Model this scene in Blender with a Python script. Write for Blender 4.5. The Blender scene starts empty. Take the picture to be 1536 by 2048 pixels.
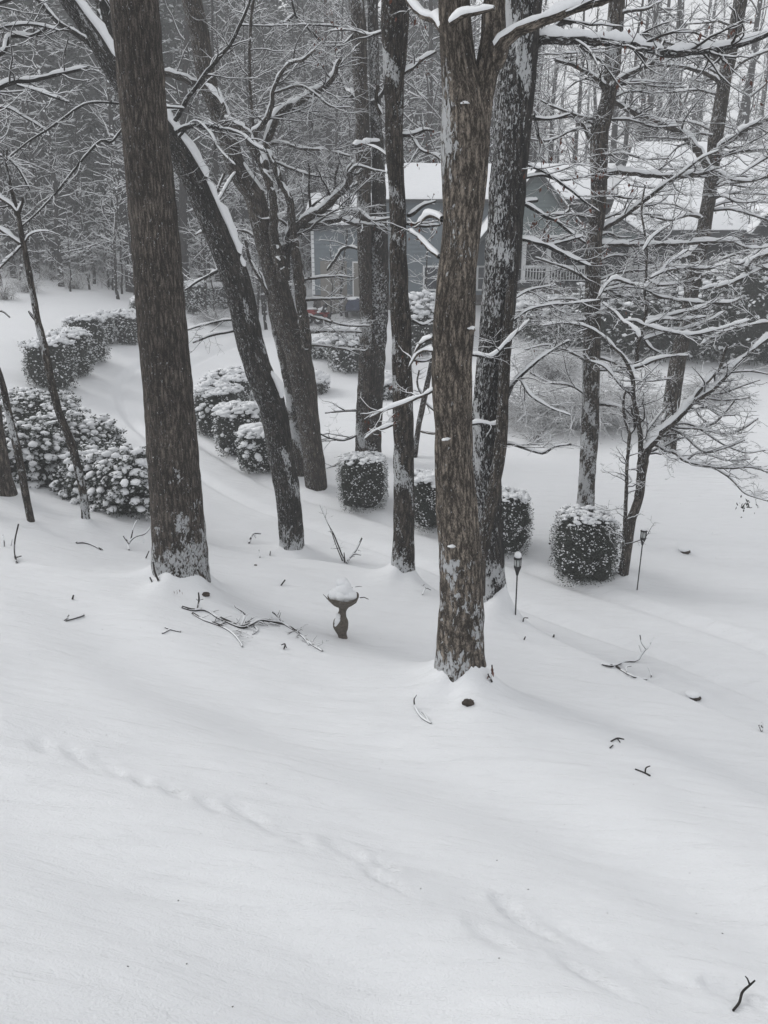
import bpy, math, random
import numpy as np
from mathutils import Vector
sc = bpy.context.scene
COL = sc.collection
# ---------------------------------------------------------------- camera
W0, H0, F0 = 1536.0, 2048.0, 1537.0
PITCH = math.radians(17.0)
cam_d = bpy.data.cameras.new('camera'); cam = bpy.data.objects.new('camera', cam_d); COL.objects.link(cam)
cam.location = (0, 0, 0); cam.rotation_euler = (math.radians(90) - PITCH, 0, 0)
cam_d.sensor_fit = 'VERTICAL'; cam_d.sensor_height = 24.0; cam_d.lens = 24.0 * F0 / H0
cam_d.clip_start = 0.05; cam_d.clip_end = 1000
sc.camera = cam
# ---------------------------------------------------------------- world and sun (overcast)
world = bpy.data.worlds.new('World'); sc.world = world; world.use_nodes = True
wn = world.node_tree.nodes; wl = world.node_tree.links; wn.clear()
sky = wn.new('ShaderNodeTexSky'); sky.sky_type = 'NISHITA'; sky.sun_disc = False
sky.sun_elevation = math.radians(38); sky.sun_rotation = math.radians(-70)
sky.dust_density = 4.0; sky.air_density = 1.0
hsv = wn.new('ShaderNodeHueSaturation'); hsv.inputs['Saturation'].default_value = 0.06
mixw = wn.new('ShaderNodeMix'); mixw.data_type = 'RGBA'; mixw.inputs['Factor'].default_value = 0.6
mixw.inputs['B'].default_value = (8.6, 8.7, 8.9, 1)      # even overcast layer blended over the clear sky
bg = wn.new('ShaderNodeBackground'); bg.inputs['Strength'].default_value = 0.125
wo = wn.new('ShaderNodeOutputWorld')
wl.new(sky.outputs[0], hsv.inputs['Color']); wl.new(hsv.outputs[0], mixw.inputs['A'])
wl.new(mixw.outputs['Result'], bg.inputs['Color']); wl.new(bg.outputs[0], wo.inputs['Surface'])
sun_d = bpy.data.lights.new('sun', 'SUN'); sun_d.energy = 1.3; sun_d.angle = math.radians(25); sun_d.color = (1, .98, .95)
sun = bpy.data.objects.new('sun', sun_d); COL.objects.link(sun)
SE, SR = math.radians(38), math.radians(-70)
sdir = Vector((math.sin(SR) * math.cos(SE), math.cos(SR) * math.cos(SE), math.sin(SE)))
sun.rotation_euler = sdir.to_track_quat('Z', 'Y').to_euler()
sc.view_settings.view_transform = 'Standard'; sc.view_settings.look = 'None'
sc.view_settings.exposure = 0.0; sc.view_settings.gamma = 1.0; sc.view_settings.use_curve_mapping = False
sc.render.engine = 'CYCLES'
sc.cycles.max_bounces = 6; sc.cycles.diffuse_bounces = 3; sc.cycles.glossy_bounces = 2
sc.cycles.transparent_max_bounces = 6; sc.cycles.volume_bounces = 1
sc.cycles.use_denoising = True
HAZE = 0.0031

# ---------------------------------------------------------------- picture <-> place
cp, sp = math.cos(PITCH), math.sin(PITCH)
def ray(px, py):
    cx = (px - 768.0) / F0; cy = (1024.0 - py) / F0
    return np.array([cx + 0 * cy, cp + cy * sp, -sp + cy * cp])
def at(px, py, Y):
    d = ray(px, py); return d * (Y / d[1])
def depth(p): return p[1] * cp - p[2] * sp
rs = np.random.RandomState(7)

# ---------------------------------------------------------------- objects
def tag(o, label=None, cat=None, group=None, kind=None):
    if label: o['label'] = label
    if cat: o['category'] = cat
    if group: o['group'] = group
    if kind: o['kind'] = kind
    return o
def empty(name, loc, label, cat, group=None, rz=0):
    o = bpy.data.objects.new(name, None); COL.objects.link(o); o.location = loc; o.rotation_euler = (0, 0, rz)
    o.empty_display_size = .2
    return tag(o, label, cat, group)
def link(name, me, parent=None, kind=None, world_space=False):
    o = bpy.data.objects.new(name, me); COL.objects.link(o)
    if parent is not None:
        o.parent = parent
        if world_space: o.location = -np.array(parent.location)
    if kind: o['kind'] = kind
    return o
def copy_tree(o, parent=None):
    c = o.copy(); COL.objects.link(c); c.parent = parent
    for ch in o.children: copy_tree(ch, c)
    return c

class MB:
    """collects arrays of verts and faces, then writes one mesh"""
    def __init__(s): s.v = []; s.f4 = []; s.f3 = []; s.n = 0; s.att = []; s.m = []
    def add(s, v, q=None, t=None, att=None):
        v = np.asarray(v, float).reshape(-1, 3)
        if q is not None and len(q): s.f4.append(np.asarray(q, int).reshape(-1, 4) + s.n)
        if t is not None and len(t): s.f3.append(np.asarray(t, int).reshape(-1, 3) + s.n)
        s.att.append(v if att is None else np.asarray(att, float).reshape(-1, 3))
        s.v.append(v); s.n += len(v); return s
    def mesh(s, name, mat, smooth=True, att=False):
        me = bpy.data.meshes.new(name)
        if not s.n: return me
        v = np.concatenate(s.v); q = np.concatenate(s.f4) if s.f4 else np.zeros((0, 4), int)
        t = np.concatenate(s.f3) if s.f3 else np.zeros((0, 3), int)
        me.vertices.add(len(v)); me.vertices.foreach_set('co', v.astype(np.float32).ravel())
        nl = len(q) * 4 + len(t) * 3
        me.loops.add(nl); me.polygons.add(len(q) + len(t))
        me.loops.foreach_set('vertex_index', np.concatenate([q.ravel(), t.ravel()]).astype(np.int32))
        st = np.concatenate([np.arange(len(q)) * 4, len(q) * 4 + np.arange(len(t)) * 3]).astype(np.int32)
        me.polygons.foreach_set('loop_start', st)
        me.update(calc_edges=True); me.validate()
        me.polygons.foreach_set('use_smooth', np.full(len(me.polygons), smooth))
        if att:
            a = me.attributes.new('bark', 'FLOAT_VECTOR', 'POINT')
            a.data.foreach_set('vector', np.concatenate(s.att).astype(np.float32).ravel())
        me.materials.append(mat); me.update()
        return me
    def build(s, name, mat, parent=None, smooth=True, kind=None, att=False, ws=True):
        return link(name, s.mesh(name, mat, smooth, att), parent, kind, ws)

def norm(a): return a / np.maximum(np.linalg.norm(a, axis=-1, keepdims=True), 1e-9)
def vnoise(p, s=0):
    """cheap smooth pseudo noise of an (...,3) array, about -1..1"""
    x, y, z = p[..., 0], p[..., 1], p[..., 2]
    r = np.random.RandomState(s + 11); o = 0; a = 0
    for k in range(5):
        w = r.randn(3) ; w = w / np.linalg.norm(w) * (1 + .5 * k); ph = r.rand() * 6.28
        o = o + np.sin(x * w[0] * 3 + y * w[1] * 3 + z * w[2] * 3 + ph + 1.3 * np.sin(y * w[0] * 2 - x * w[2] * 2 + ph)) / (1 + .4 * k); a += 1 / (1 + .4 * k)
    return o / a * 1.4

def box(mb, x0, x1, y0, y1, z0, z1):
    v = [(x, y, z) for z in (z0, z1) for y in (y0, y1) for x in (x0, x1)]
    mb.add(v, [(0, 2, 3, 1), (4, 5, 7, 6), (0, 1, 5, 4), (2, 6, 7, 3), (0, 4, 6, 2), (1, 3, 7, 5)]); return mb
def beam(mb, a, b, w, h):
    a = np.array(a, float); b = np.array(b, float); t = norm(b - a)
    s = np.cross(t, (0, 0, 1.0)); s = norm(s) if np.linalg.norm(s) > 1e-3 else np.array([1., 0, 0])
    u = np.cross(s, t); v = []
    for p in (a, b):
        for i, j in ((-1, -1), (1, -1), (1, 1), (-1, 1)): v.append(p + s * w / 2 * i + u * h / 2 * j)
    mb.add(v, [(3, 2, 1, 0), (4, 5, 6, 7), (0, 1, 5, 4), (1, 2, 6, 5), (2, 3, 7, 6), (3, 0, 4, 7)]); return mb
def lathe(mb, prof, c=(0, 0, 0), k=20, jit=0, seed=0):
    th = np.arange(k) / k * 2 * np.pi; prof = np.array(prof, float); n = len(prof)
    v = np.zeros((n, k, 3)); v[..., 0] = prof[:, :1] * np.cos(th); v[..., 1] = prof[:, :1] * np.sin(th); v[..., 2] = prof[:, 1:]
    if jit: v[..., :2] *= (1 + jit * vnoise(v * 14, seed))[..., None]
    v = v + np.array(c); i, j = np.meshgrid(np.arange(n - 1), np.arange(k), indexing='ij'); j2 = (j + 1) % k
    q = np.stack([i * k + j, i * k + j2, (i + 1) * k + j2, (i + 1) * k + j], -1).reshape(-1, 4)
    mb.add(v, q); return mb

def tubes(mb, P, R, k):
    """P (N,n,3), R (N,n): N tubes of n rings with k sides, pointed tips"""
    P = np.asarray(P, float); R = np.asarray(R, float); N, n, _ = P.shape
    if N == 0: return
    T = norm(np.gradient(P, axis=1)); m = norm(P[:, -1] - P[:, 0])
    ref = np.where(np.abs(m[:, 2:3]) > .8, np.array([[1., 0.2, 0]]), np.array([[0, 0, 1.]]))
    n0 = norm(np.cross(m, ref))[:, None, :]
    A = norm(n0 - (n0 * T).sum(-1, keepdims=True) * T); B = np.cross(T, A)
    th = np.arange(k) / k * 2 * np.pi
    V = P[:, :, None] + R[:, :, None, None] * (A[:, :, None] * np.cos(th)[:, None] + B[:, :, None] * np.sin(th)[:, None])
    L = np.concatenate([np.zeros((N, 1)), np.cumsum(np.linalg.norm(np.diff(P, axis=1), axis=-1), 1)], 1)
    off = (np.arange(N) * 1.37 % 17)[:, None]
    at_ = np.zeros_like(V); r0 = R.mean(1)[:, None, None]
    at_[..., 0] = r0 * np.cos(th) + off[..., None]; at_[..., 1] = r0 * np.sin(th); at_[..., 2] = L[:, :, None]
    b = (np.arange(N) * n * k)[:, None, None]; i = np.arange(n - 1)[None, :, None] * k; j = np.arange(k)[None, None]; j2 = (j + 1) % k
    q = np.stack([b + i + j, b + i + j2, b + i + k + j2, b + i + k + j], -1).reshape(-1, 4)
    mb.add(V, q, att=at_)
def snow_tubes(mb, P, R, k, thick, rng, lo=.22, hi=.6, wide=1.0, gap=.25):
    """snow lying along the upper side of branches"""
    P = np.asarray(P, float); R = np.asarray(R, float); N, n, _ = P.shape
    if N == 0: return
    T = norm(np.gradient(P, axis=1)); hz = np.sqrt(np.clip(1 - T[..., 2] ** 2, 0, 1))
    U = np.array([0, 0, 1.]) - T[..., 2:3] * T; U = norm(U + 1e-6); A = np.cross(T, U)
    s = np.clip((hz - lo) / (hi - lo), 0, 1); s = s * s * (3 - 2 * s)
    nz = .8 + .35 * vnoise(P * 4.5, 3) + rng.uniform(-.12, .12, (N, n)); nz = np.clip((nz - gap) / (1 - gap), .0, 1.35)
    h = s * nz; 
    if n > 2: h[:, 0] *= .6; h[:, -1] *= .5
    b = thick * h; a = (R * 1.02 * wide + thick * .12) * np.clip(h * 2.2, .25, 1)
    C = P + U * (R * .42 * np.clip(h * 2, 0, 1) + b * .35)[..., None]
    th = np.arange(k) / k * 2 * np.pi + np.pi / 2
    bb = np.maximum(b * .75, R * .2)
    V = C[:, :, None] + A[:, :, None] * (a[..., None] * np.cos(th))[..., None] + U[:, :, None] * (bb[..., None] * np.sin(th))[..., None]
    o = (np.arange(N) * n * k)[:, None, None]; i = np.arange(n - 1)[None, :, None] * k; j = np.arange(k)[None, None]; j2 = (j + 1) % k
    q = np.stack([o + i + j, o + i + j2, o + i + k + j2, o + i + k + j], -1).reshape(-1, 4)
    mb.add(V, q)
def grow(P, R, rng, dens, lenf, rr, npts, ang=(35, 75), jit=.22, up=.04, flat=.7, tmin=.12, rmin=.0018, lmax=9, base_r=None):
    """vectorised children of N parent paths; dens = children per metre"""
    N, n, _ = P.shape
    if N == 0: return np.zeros((0, npts, 3)), np.zeros((0, npts))
    L = np.linalg.norm(np.diff(P, axis=1), axis=-1).sum(1)
    cnt = np.floor(L * dens + rng.rand(N)).astype(int); idx = np.repeat(np.arange(N), cnt); M = len(idx)
    if M == 0: return np.zeros((0, npts, 3)), np.zeros((0, npts))
    t = tmin + (1 - tmin) * rng.rand(M) ** .85; f = t * (n - 1); i = np.minimum(f.astype(int), n - 2); w = (f - i)[:, None]
    p = P[idx, i] * (1 - w) + P[idx, i + 1] * w; tan = norm(P[idx, i + 1] - P[idx, i]); r0 = R[idx, i] * (1 - w[:, 0]) + R[idx, i + 1] * w[:, 0]
    v = rng.randn(M, 3); v[:, 2] *= flat; v = norm(v - (v * tan).sum(1, keepdims=True) * tan)
    a = np.radians(rng.uniform(ang[0], ang[1], M))[:, None]
    d = np.cos(a) * tan + np.sin(a) * v; d[:, 2] *= flat; d[:, 2] += up; d = norm(d)
    Ln = np.minimum(lenf * L[idx], lmax) * (1.15 - .75 * t) * rng.uniform(.45, 1.2, M)
    st = (Ln / (npts - 1))[:, None]; Q = np.zeros((M, npts, 3)); Q[:, 0] = p
    for s in range(1, npts):
        Q[:, s] = Q[:, s - 1] + d * st
        j = rng.randn(M, 3) * jit; j[:, 2] *= .7; d = norm(d + j + np.array([0, 0, up]))
    rb = np.clip(r0 * rr * rng.uniform(.7, 1.1, M), rmin, r0 * .8 + rmin * .4)
    tt = np.linspace(0, 1, npts)[None]; RR = rb[:, None] * (1 - .72 * tt) ; RR = np.maximum(RR, rmin * .7)
    return Q, RR
def smooth_path(pts, n):
    """Catmull-Rom through rows of pts (any columns) -> n rows evenly spaced"""
    pts = np.asarray(pts, float)
    if len(pts) == 2: return pts[0] + (pts[1] - pts[0]) * np.linspace(0, 1, n)[:, None]
    q = np.vstack([2 * pts[0] - pts[1], pts, 2 * pts[-1] - pts[-2]]); out = []
    m = 12
    for i in range(1, len(q) - 2):
        t = np.linspace(0, 1, m, endpoint=False)[:, None]; p0, p1, p2, p3 = q[i - 1:i + 3]
        out.append(.5 * ((2 * p1) + (-p0 + p2) * t + (2 * p0 - 5 * p1 + 4 * p2 - p3) * t ** 2 + (-p0 + 3 * p1 - 3 * p2 + p3) * t ** 3))
    out = np.vstack(out + [pts[-1:]]); L = np.concatenate([[0], np.cumsum(np.linalg.norm(np.diff(out[:, :3], axis=0), axis=1))])
    s = np.linspace(0, L[-1], n); return np.stack([np.interp(s, L, out[:, c]) for c in range(out.shape[1])], 1)

# unit blobs
def ico(sub):
    import bmesh
    bm = bmesh.new(); bmesh.ops.create_icosphere(bm, subdivisions=sub, radius=1)
    v = np.array([x.co[:] for x in bm.verts]); f = np.array([[a.index for a in x.verts] for x in bm.faces]); bm.free(); return v, f
ICO1, ICO2, ICO3 = ico(1), ico(2), ico(3)
OCT = (np.array([(1, 0, 0), (-1, 0, 0), (0, 1, 0), (0, -1, 0), (0, 0, 1), (0, 0, -1.)]), np.array([(0, 2, 4), (2, 1, 4), (1, 3, 4), (3, 0, 4), (2, 0, 5), (1, 2, 5), (3, 1, 5), (0, 3, 5)]))
def blobs(mb, C, S, N=None, unit=ICO1, jit=.18, rng=rs):
    """C centres (M,3), S scales (M,3), N local z direction (M,3)"""
    C = np.asarray(C, float); M = len(C)
    if M == 0: return
    u, f = unit; S = np.broadcast_to(np.asarray(S, float), (M, 3))
    N = np.broadcast_to(np.array([0, 0, 1.]) if N is None else N, (M, 3)); N = norm(N)
    r = rng.randn(M, 3); X = norm(np.cross(r, N)); Y = np.cross(N, X)
    loc = u[None] * (1 + jit * rng.randn(M, len(u)))[..., None] * S[:, None]
    V = C[:, None] + loc[..., :1] * X[:, None] + loc[..., 1:2] * Y[:, None] + loc[..., 2:] * N[:, None]
    mb.add(V, t=(f[None] + (np.arange(M) * len(u))[:, None, None]).reshape(-1, 3))
def leaves(mb, C, D, size, rng, wide=.45, droop=0):
    """diamond leaves at C pointing along D"""
    M = len(C); D = norm(D); r = rng.randn(M, 3); X = norm(np.cross(D, r)); s = (size * rng.uniform(.7, 1.3, M))[:, None]
    N = np.cross(D, X)
    V = np.stack([C, C + D * s * .5 + X * s * wide * .5 + N * s * .06, C + D * s, C + D * s * .5 - X * s * wide * .5 + N * s * .06], 1)
    mb.add(V, (np.arange(M)[:, None] * 4 + np.arange(4)[None]))
# ---------------------------------------------------------------- materials
def newmat(name):
    m = bpy.data.materials.new(name); m.use_nodes = True; nt = m.node_tree; b = nt.nodes['Principled BSDF']
    return m, nt, b
def N(nt, t, **kw):
    n = nt.nodes.new(t)
    for k, v in kw.items():
        if k in n.inputs: n.inputs[k].default_value = v
        else: setattr(n, k, v)
    return n
def ramp(nt, fac, stops):
    r = nt.nodes.new('ShaderNodeValToRGB'); e = r.color_ramp.elements
    while len(e) < len(stops): e.new(.5)
    for x, (p, c) in zip(e, stops): x.position = p; x.color = (*c, 1) if len(c) == 3 else c
    nt.links.new(fac, r.inputs[0]); return r.outputs[0]
def bump(nt, b, h, strength, dist, prev=None):
    n = N(nt, 'ShaderNodeBump', Strength=strength, Distance=dist); nt.links.new(h, n.inputs['Height'])
    if prev is not None: nt.links.new(prev, n.inputs['Normal'])
    nt.links.new(n.outputs[0], b.inputs['Normal']); return n.outputs[0]
SNOWC = (.80, .815, .835)
def snow_mat(name, scale, strength, dist):
    m, nt, b = newmat(name); tc = N(nt, 'ShaderNodeTexCoord')
    n = N(nt, 'ShaderNodeTexNoise', Scale=scale, Detail=4.0); nt.links.new(tc.outputs['Object'], n.inputs['Vector'])
    nt.links.new(ramp(nt, n.outputs[0], [(.3, tuple(c * .95 for c in SNOWC)), (.7, SNOWC)]), b.inputs['Base Color'])
    b.inputs['Roughness'].default_value = .75; b.inputs['Specular IOR Level'].default_value = .2
    bump(nt, b, n.outputs[0], strength, dist); return m
M_SNOW = snow_mat('clinging_snow', 30, .4, .01)
M_SNOWF = snow_mat('far_snow', 6, .3, .03)
def ground_mat():
    m, nt, b = newmat('ground_snow'); tc = N(nt, 'ShaderNodeTexCoord'); L = nt.links
    # wind ripples: noise stretched along the slope's fall line
    mp = N(nt, 'ShaderNodeMapping'); mp.inputs['Rotation'].default_value = (0, 0, math.radians(17)); mp.inputs['Scale'].default_value = (1.3, 6.5, 1.0)
    L.new(tc.outputs['Object'], mp.inputs['Vector'])
    n1 = N(nt, 'ShaderNodeTexNoise', Scale=1.0, Detail=6.0, Roughness=.62, Distortion=.5); L.new(mp.outputs[0], n1.inputs['Vector'])
    n2 = N(nt, 'ShaderNodeTexNoise', Scale=60.0, Detail=3.0, Roughness=.7); L.new(tc.outputs['Object'], n2.inputs['Vector'])
    n3 = N(nt, 'ShaderNodeTexNoise', Scale=.35, Detail=3.0); L.new(tc.outputs['Object'], n3.inputs['Vector'])
    col = ramp(nt, n3.outputs[0], [(.3, tuple(c * .96 for c in SNOWC)), (.7, SNOWC)]); L.new(col, b.inputs['Base Color'])
    b.inputs['Roughness'].default_value = .7; b.inputs['Specular IOR Level'].default_value = .25
    p = bump(nt, b, n1.outputs[0], .9, .045); bump(nt, b, n2.outputs[0], .8, .010, p); return m
M_GROUND = ground_mat()
def bark_mat(name, dark, light, hs=34, vs=7, strength=1.0, dist=.035, snow=None):
    m, nt, b = newmat(name); L = nt.links
    a = N(nt, 'ShaderNodeAttribute'); a.attribute_name = 'bark'
    mp = N(nt, 'ShaderNodeMapping'); mp.inputs['Scale'].default_value = (hs, hs, vs); L.new(a.outputs['Vector'], mp.inputs['Vector'])
    n = N(nt, 'ShaderNodeTexNoise', Scale=1.0, Detail=6.0, Roughness=.65, Distortion=.6); L.new(mp.outputs[0], n.inputs['Vector'])
    v = N(nt, 'ShaderNodeTexVoronoi', Scale=.8); v.feature = 'DISTANCE_TO_EDGE'; L.new(mp.outputs[0], v.inputs['Vector'])
    mf = N(nt, 'ShaderNodeMapping'); mf.inputs['Scale'].default_value = (hs * 4.2, hs * 4.2, hs * 1.5); L.new(a.outputs['Vector'], mf.inputs['Vector'])
    nf = N(nt, 'ShaderNodeTexNoise', Scale=1.0, Detail=3.0, Roughness=.7); L.new(mf.outputs[0], nf.inputs['Vector'])
    mq = N(nt, 'ShaderNodeMath', operation='MULTIPLY_ADD'); L.new(v.outputs['Distance'], mq.inputs[0]); mq.inputs[1].default_value = .75; L.new(n.outputs[0], mq.inputs[2])
    mr = N(nt, 'ShaderNodeMath', operation='SUBTRACT'); L.new(nf.outputs[0], mr.inputs[0]); mr.inputs[1].default_value = .5
    mx = N(nt, 'ShaderNodeMath', operation='MULTIPLY_ADD'); L.new(mr.outputs[0], mx.inputs[0]); mx.inputs[1].default_value = 1.1; L.new(mq.outputs[0], mx.inputs[2])
    c = ramp(nt, mx.outputs[0], [(.50, dark), (.68, tuple(x * .55 + y * .45 for x, y in zip(dark, light))), (.90, tuple(y * 1.15 for y in light))])
    n2 = N(nt, 'ShaderNodeTexNoise', Scale=1.3, Detail=3.0); L.new(a.outputs['Vector'], n2.inputs['Vector'])
    mm = N(nt, 'ShaderNodeMix', data_type='RGBA', blend_type='MULTIPLY'); mm.inputs['Factor'].default_value = 1.0
    L.new(c, mm.inputs['A']); L.new(ramp(nt, n2.outputs[0], [(.35, (.68, .66, .64)), (.65, (1.15, 1.12, 1.08))]), mm.inputs['B'])
    b.inputs['Roughness'].default_value = .9; b.inputs['Specular IOR Level'].default_value = .15; col = mm.outputs['Result']; p = bump(nt, b, mx.outputs[0], strength, dist)
    if snow:   # (threshold, windward weight, fine scale xy, fine scale z, patch weight): blown snow caught on the windward bark ridges
        thr, ww, fx, fz, pw = snow; g = N(nt, 'ShaderNodeNewGeometry'); dt = N(nt, 'ShaderNodeVectorMath', operation='DOT_PRODUCT'); L.new(g.outputs['True Normal'], dt.inputs[0]); dt.inputs[1].default_value = (-.85, -.5, .15)
        m2 = N(nt, 'ShaderNodeMapping'); m2.inputs['Scale'].default_value = (fx, fx, fz); L.new(a.outputs['Vector'], m2.inputs['Vector'])
        f1 = N(nt, 'ShaderNodeTexNoise', Scale=1.0, Detail=5.0, Roughness=.68, Distortion=.8); L.new(m2.outputs[0], f1.inputs['Vector']); f2 = N(nt, 'ShaderNodeTexNoise', Scale=2.2, Detail=2.0); L.new(a.outputs['Vector'], f2.inputs['Vector'])
        s1 = N(nt, 'ShaderNodeMath', operation='MULTIPLY_ADD'); L.new(dt.outputs['Value'], s1.inputs[0]); s1.inputs[1].default_value = ww; L.new(f1.outputs[0], s1.inputs[2])
        s2 = N(nt, 'ShaderNodeMath', operation='MULTIPLY_ADD'); L.new(f2.outputs[0], s2.inputs[0]); s2.inputs[1].default_value = pw; L.new(s1.outputs[0], s2.inputs[2])
        am = N(nt, 'ShaderNodeAttribute'); am.attribute_name = 'snowm'; s3 = N(nt, 'ShaderNodeMath', operation='MULTIPLY_ADD'); L.new(am.outputs['Fac'], s3.inputs[0]); s3.inputs[1].default_value = .25; L.new(s2.outputs[0], s3.inputs[2]); s2 = s3
        mk = ramp(nt, s2.outputs[0], [(thr, (0, 0, 0)), (thr + .035, (1, 1, 1))]); mc = N(nt, 'ShaderNodeMix', data_type='RGBA'); L.new(mk, mc.inputs['Factor']); L.new(col, mc.inputs['A']); mc.inputs['B'].default_value = (.60, .615, .63, 1); col = mc.outputs['Result']
        bump(nt, b, mk, .9, .03, p)
    L.new(col, b.inputs['Base Color']); return m
M_BARK_T1 = bark_mat('ridged_oak_bark', (0.0341, 0.0297, 0.0263), (0.2178, 0.1911, 0.1691), 34, 5.5, snow=(.65, .03, 45, 16, .0))
M_BARK_T6 = bark_mat('pale_oak_bark', (0.0454, 0.0390, 0.0327), (0.3502, 0.3081, 0.2656), 27, 6, snow=(.695, .06, 30, 10, .0))
M_BARK_T7 = bark_mat('speckled_oak_bark', (0.0175, 0.0175, 0.0175), (0.0966, 0.0894, 0.0842), 22, 4, snow=(.685, .11, 40, 15, .14))
M_BARK_T4 = bark_mat('plastered_bark', (0.0175, 0.0166, 0.0157), (0.0966, 0.0842, 0.0737), 28, 7, snow=(.80, .04, 34, 18, .12))
M_BARK_T5 = bark_mat('tufted_bark', (0.0211, 0.0194, 0.0175), (0.1404, 0.1229, 0.1071), 24, 5, snow=(.695, .05, 34, 18, .1))
M_BARK_T2 = bark_mat('dark_wet_bark', (0.0175, 0.0175, 0.0166), (0.0966, 0.0894, 0.0825), 24, 5, snow=(.63, .08, 46, 18, .0))
M_BARK_DK = bark_mat('dark_bark', (0.0140, 0.0140, 0.0140), (0.0702, 0.0650, 0.0597), 28, 7)
M_BARK_MD = bark_mat('grey_brown_bark', (0.0265, 0.0233, 0.0203), (0.1499, 0.1313, 0.1135), 24, 5, snow=(.645, .09, 46, 18, .0))
M_BARK_FAR = bark_mat('far_bark', (.012, .0115, .011), (.052, .048, .044), 14, 3)
def plain(name, col, rough=.85, nscale=None, var=.25, metal=0, coord='Object', bs=0, bd=.01, spec=.25):
    m, nt, b = newmat(name); b.inputs['Roughness'].default_value = rough; b.inputs['Metallic'].default_value = metal
    b.inputs['Specular IOR Level'].default_value = spec
    if nscale:
        tc = N(nt, 'ShaderNodeTexCoord'); n = N(nt, 'ShaderNodeTexNoise', Scale=nscale, Detail=4.0); nt.links.new(tc.outputs[coord], n.inputs['Vector'])
        nt.links.new(ramp(nt, n.outputs[0], [(.3, tuple(c * (1 - var) for c in col)), (.7, tuple(c * (1 + var) for c in col))]), b.inputs['Base Color'])
        if bs: bump(nt, b, n.outputs[0], bs, bd)
    else: b.inputs['Base Color'].default_value = (*col, 1)
    return m
M_TWIG = plain('twig_bark', (.022, .019, .017), .9, 20, .4)
M_TWIGR = plain('bush_twigs', (.06, .05, .043), .9, 20, .3)
M_LEAF = plain('boxwood_leaves', (.040, .050, .040), .55, 40, .75, spec=.4)
M_LEAFD = plain('evergreen_leaves', (.032, .042, .034), .6, 9, .45)
M_RHOD = plain('rhododendron_leaves', (.022, .030, .021), .55, 6, .4)
M_NEEDLE = plain('pine_needles', (.020, .030, .022), .8, 3, .4)
M_CORE = plain('inner_twigs', (.018, .020, .016), .95, 12, .5)
M_DEAD = plain('dead_oak_leaves', (.10, .038, .024), .8, 15, .4)
M_SIDING = plain('siding_paint', (.165, .195, .215), .6, 3, .08)
M_SIDING2 = plain('siding_green', (.165, .198, .20), .6, 3, .08)
M_TRIM = plain('white_trim', (.72, .73, .74), .5)
M_TAN = plain('tan_door', (.22, .21, .19), .6)
M_STONE = plain('foundation_stone', (.12, .11, .105), .9, 5, .5, bs=.5, bd=.03)
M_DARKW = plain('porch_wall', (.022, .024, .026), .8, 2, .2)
M_FASCIA = plain('fascia', (.055, .06, .062), .7)
M_GLASS = plain('window_glass', (.03, .035, .045), .12, spec=.5)
M_BLACK = plain('black_plastic', (.015, .015, .016), .45)
M_LENS = plain('frosted_lens', (.45, .47, .47), .3)
M_RED = plain('red_paint', (.22, .028, .025), .4)
M_BLUE = plain('blue_tarp', (.035, .045, .075), .6, 8, .3)
M_RUB = plain('tyre_rubber', (.02, .02, .02), .9)
M_CONC = plain('weathered_concrete', (.095, .082, .068), .95, 35, .4, bs=.6, bd=.01)
M_WIRE = plain('iced_wire', (.4, .41, .42), .7)

# ---------------------------------------------------------------- terrain
def zpt(px, py, z): d = ray(px, py); return d * (z / d[2])
def tps_fit(P, lam=.02):
    P = np.array(P); X = P[:, :2]; n = len(P)
    r = np.linalg.norm(X[:, None] - X[None], axis=-1); K = r ** 2 * np.log(r + 1e-9) + lam * np.eye(n) * 10
    A = np.zeros((n + 3, n + 3)); A[:n, :n] = K; A[:n, n] = 1; A[:n, n + 1:] = X; A[n:, :n] = A[:n, n:].T
    w = np.linalg.solve(A, np.concatenate([P[:, 2], np.zeros(3)]))
    def f(x, y):
        o = w[n] + w[n + 1] * x + w[n + 2] * y
        for i in range(n):
            r2 = (x - X[i, 0]) ** 2 + (y - X[i, 1]) ** 2; o = o + w[i] * .5 * r2 * np.log(r2 + 1e-9)
        return o
    return f
crest_px = [(0, 955, -4.0), (150, 985, -4.2), (300, 1022, -4.45), (420, 1105, -4.75), (620, 1110, -5.0), (770, 1145, -5.2), (870, 1180, -5.3), (1040, 1250, -5.45), (1180, 1310, -5.5), (1390, 1400, -5.55), (1536, 1480, -5.6)]
CR = np.array([zpt(*c) for c in crest_px])
lawn_pts = [list(p) for p in CR] + [list(zpt(*c)) for c in [(768, 2048, -3.95), (768, 1700, -4.35), (768, 1400, -4.8), (0, 1300, -3.9), (0, 2048, -3.3), (0, 1650, -3.55), (1536, 2048, -4.45), (1536, 1700, -5.0), (400, 1180, -4.6), (400, 1400, -4.35), (1100, 1400, -5.1)]]
lawn_pts += [[-6, -4, -2.2], [0, -4, -2.9], [8, -4, -4.0], [-16, 12, -2.6], [-12, 4, -2.2], [12, 6, -5.6], [-20, 0, -1.5], [16, 2, -5.6]]
lawn = tps_fit(lawn_pts, .05)
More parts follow.
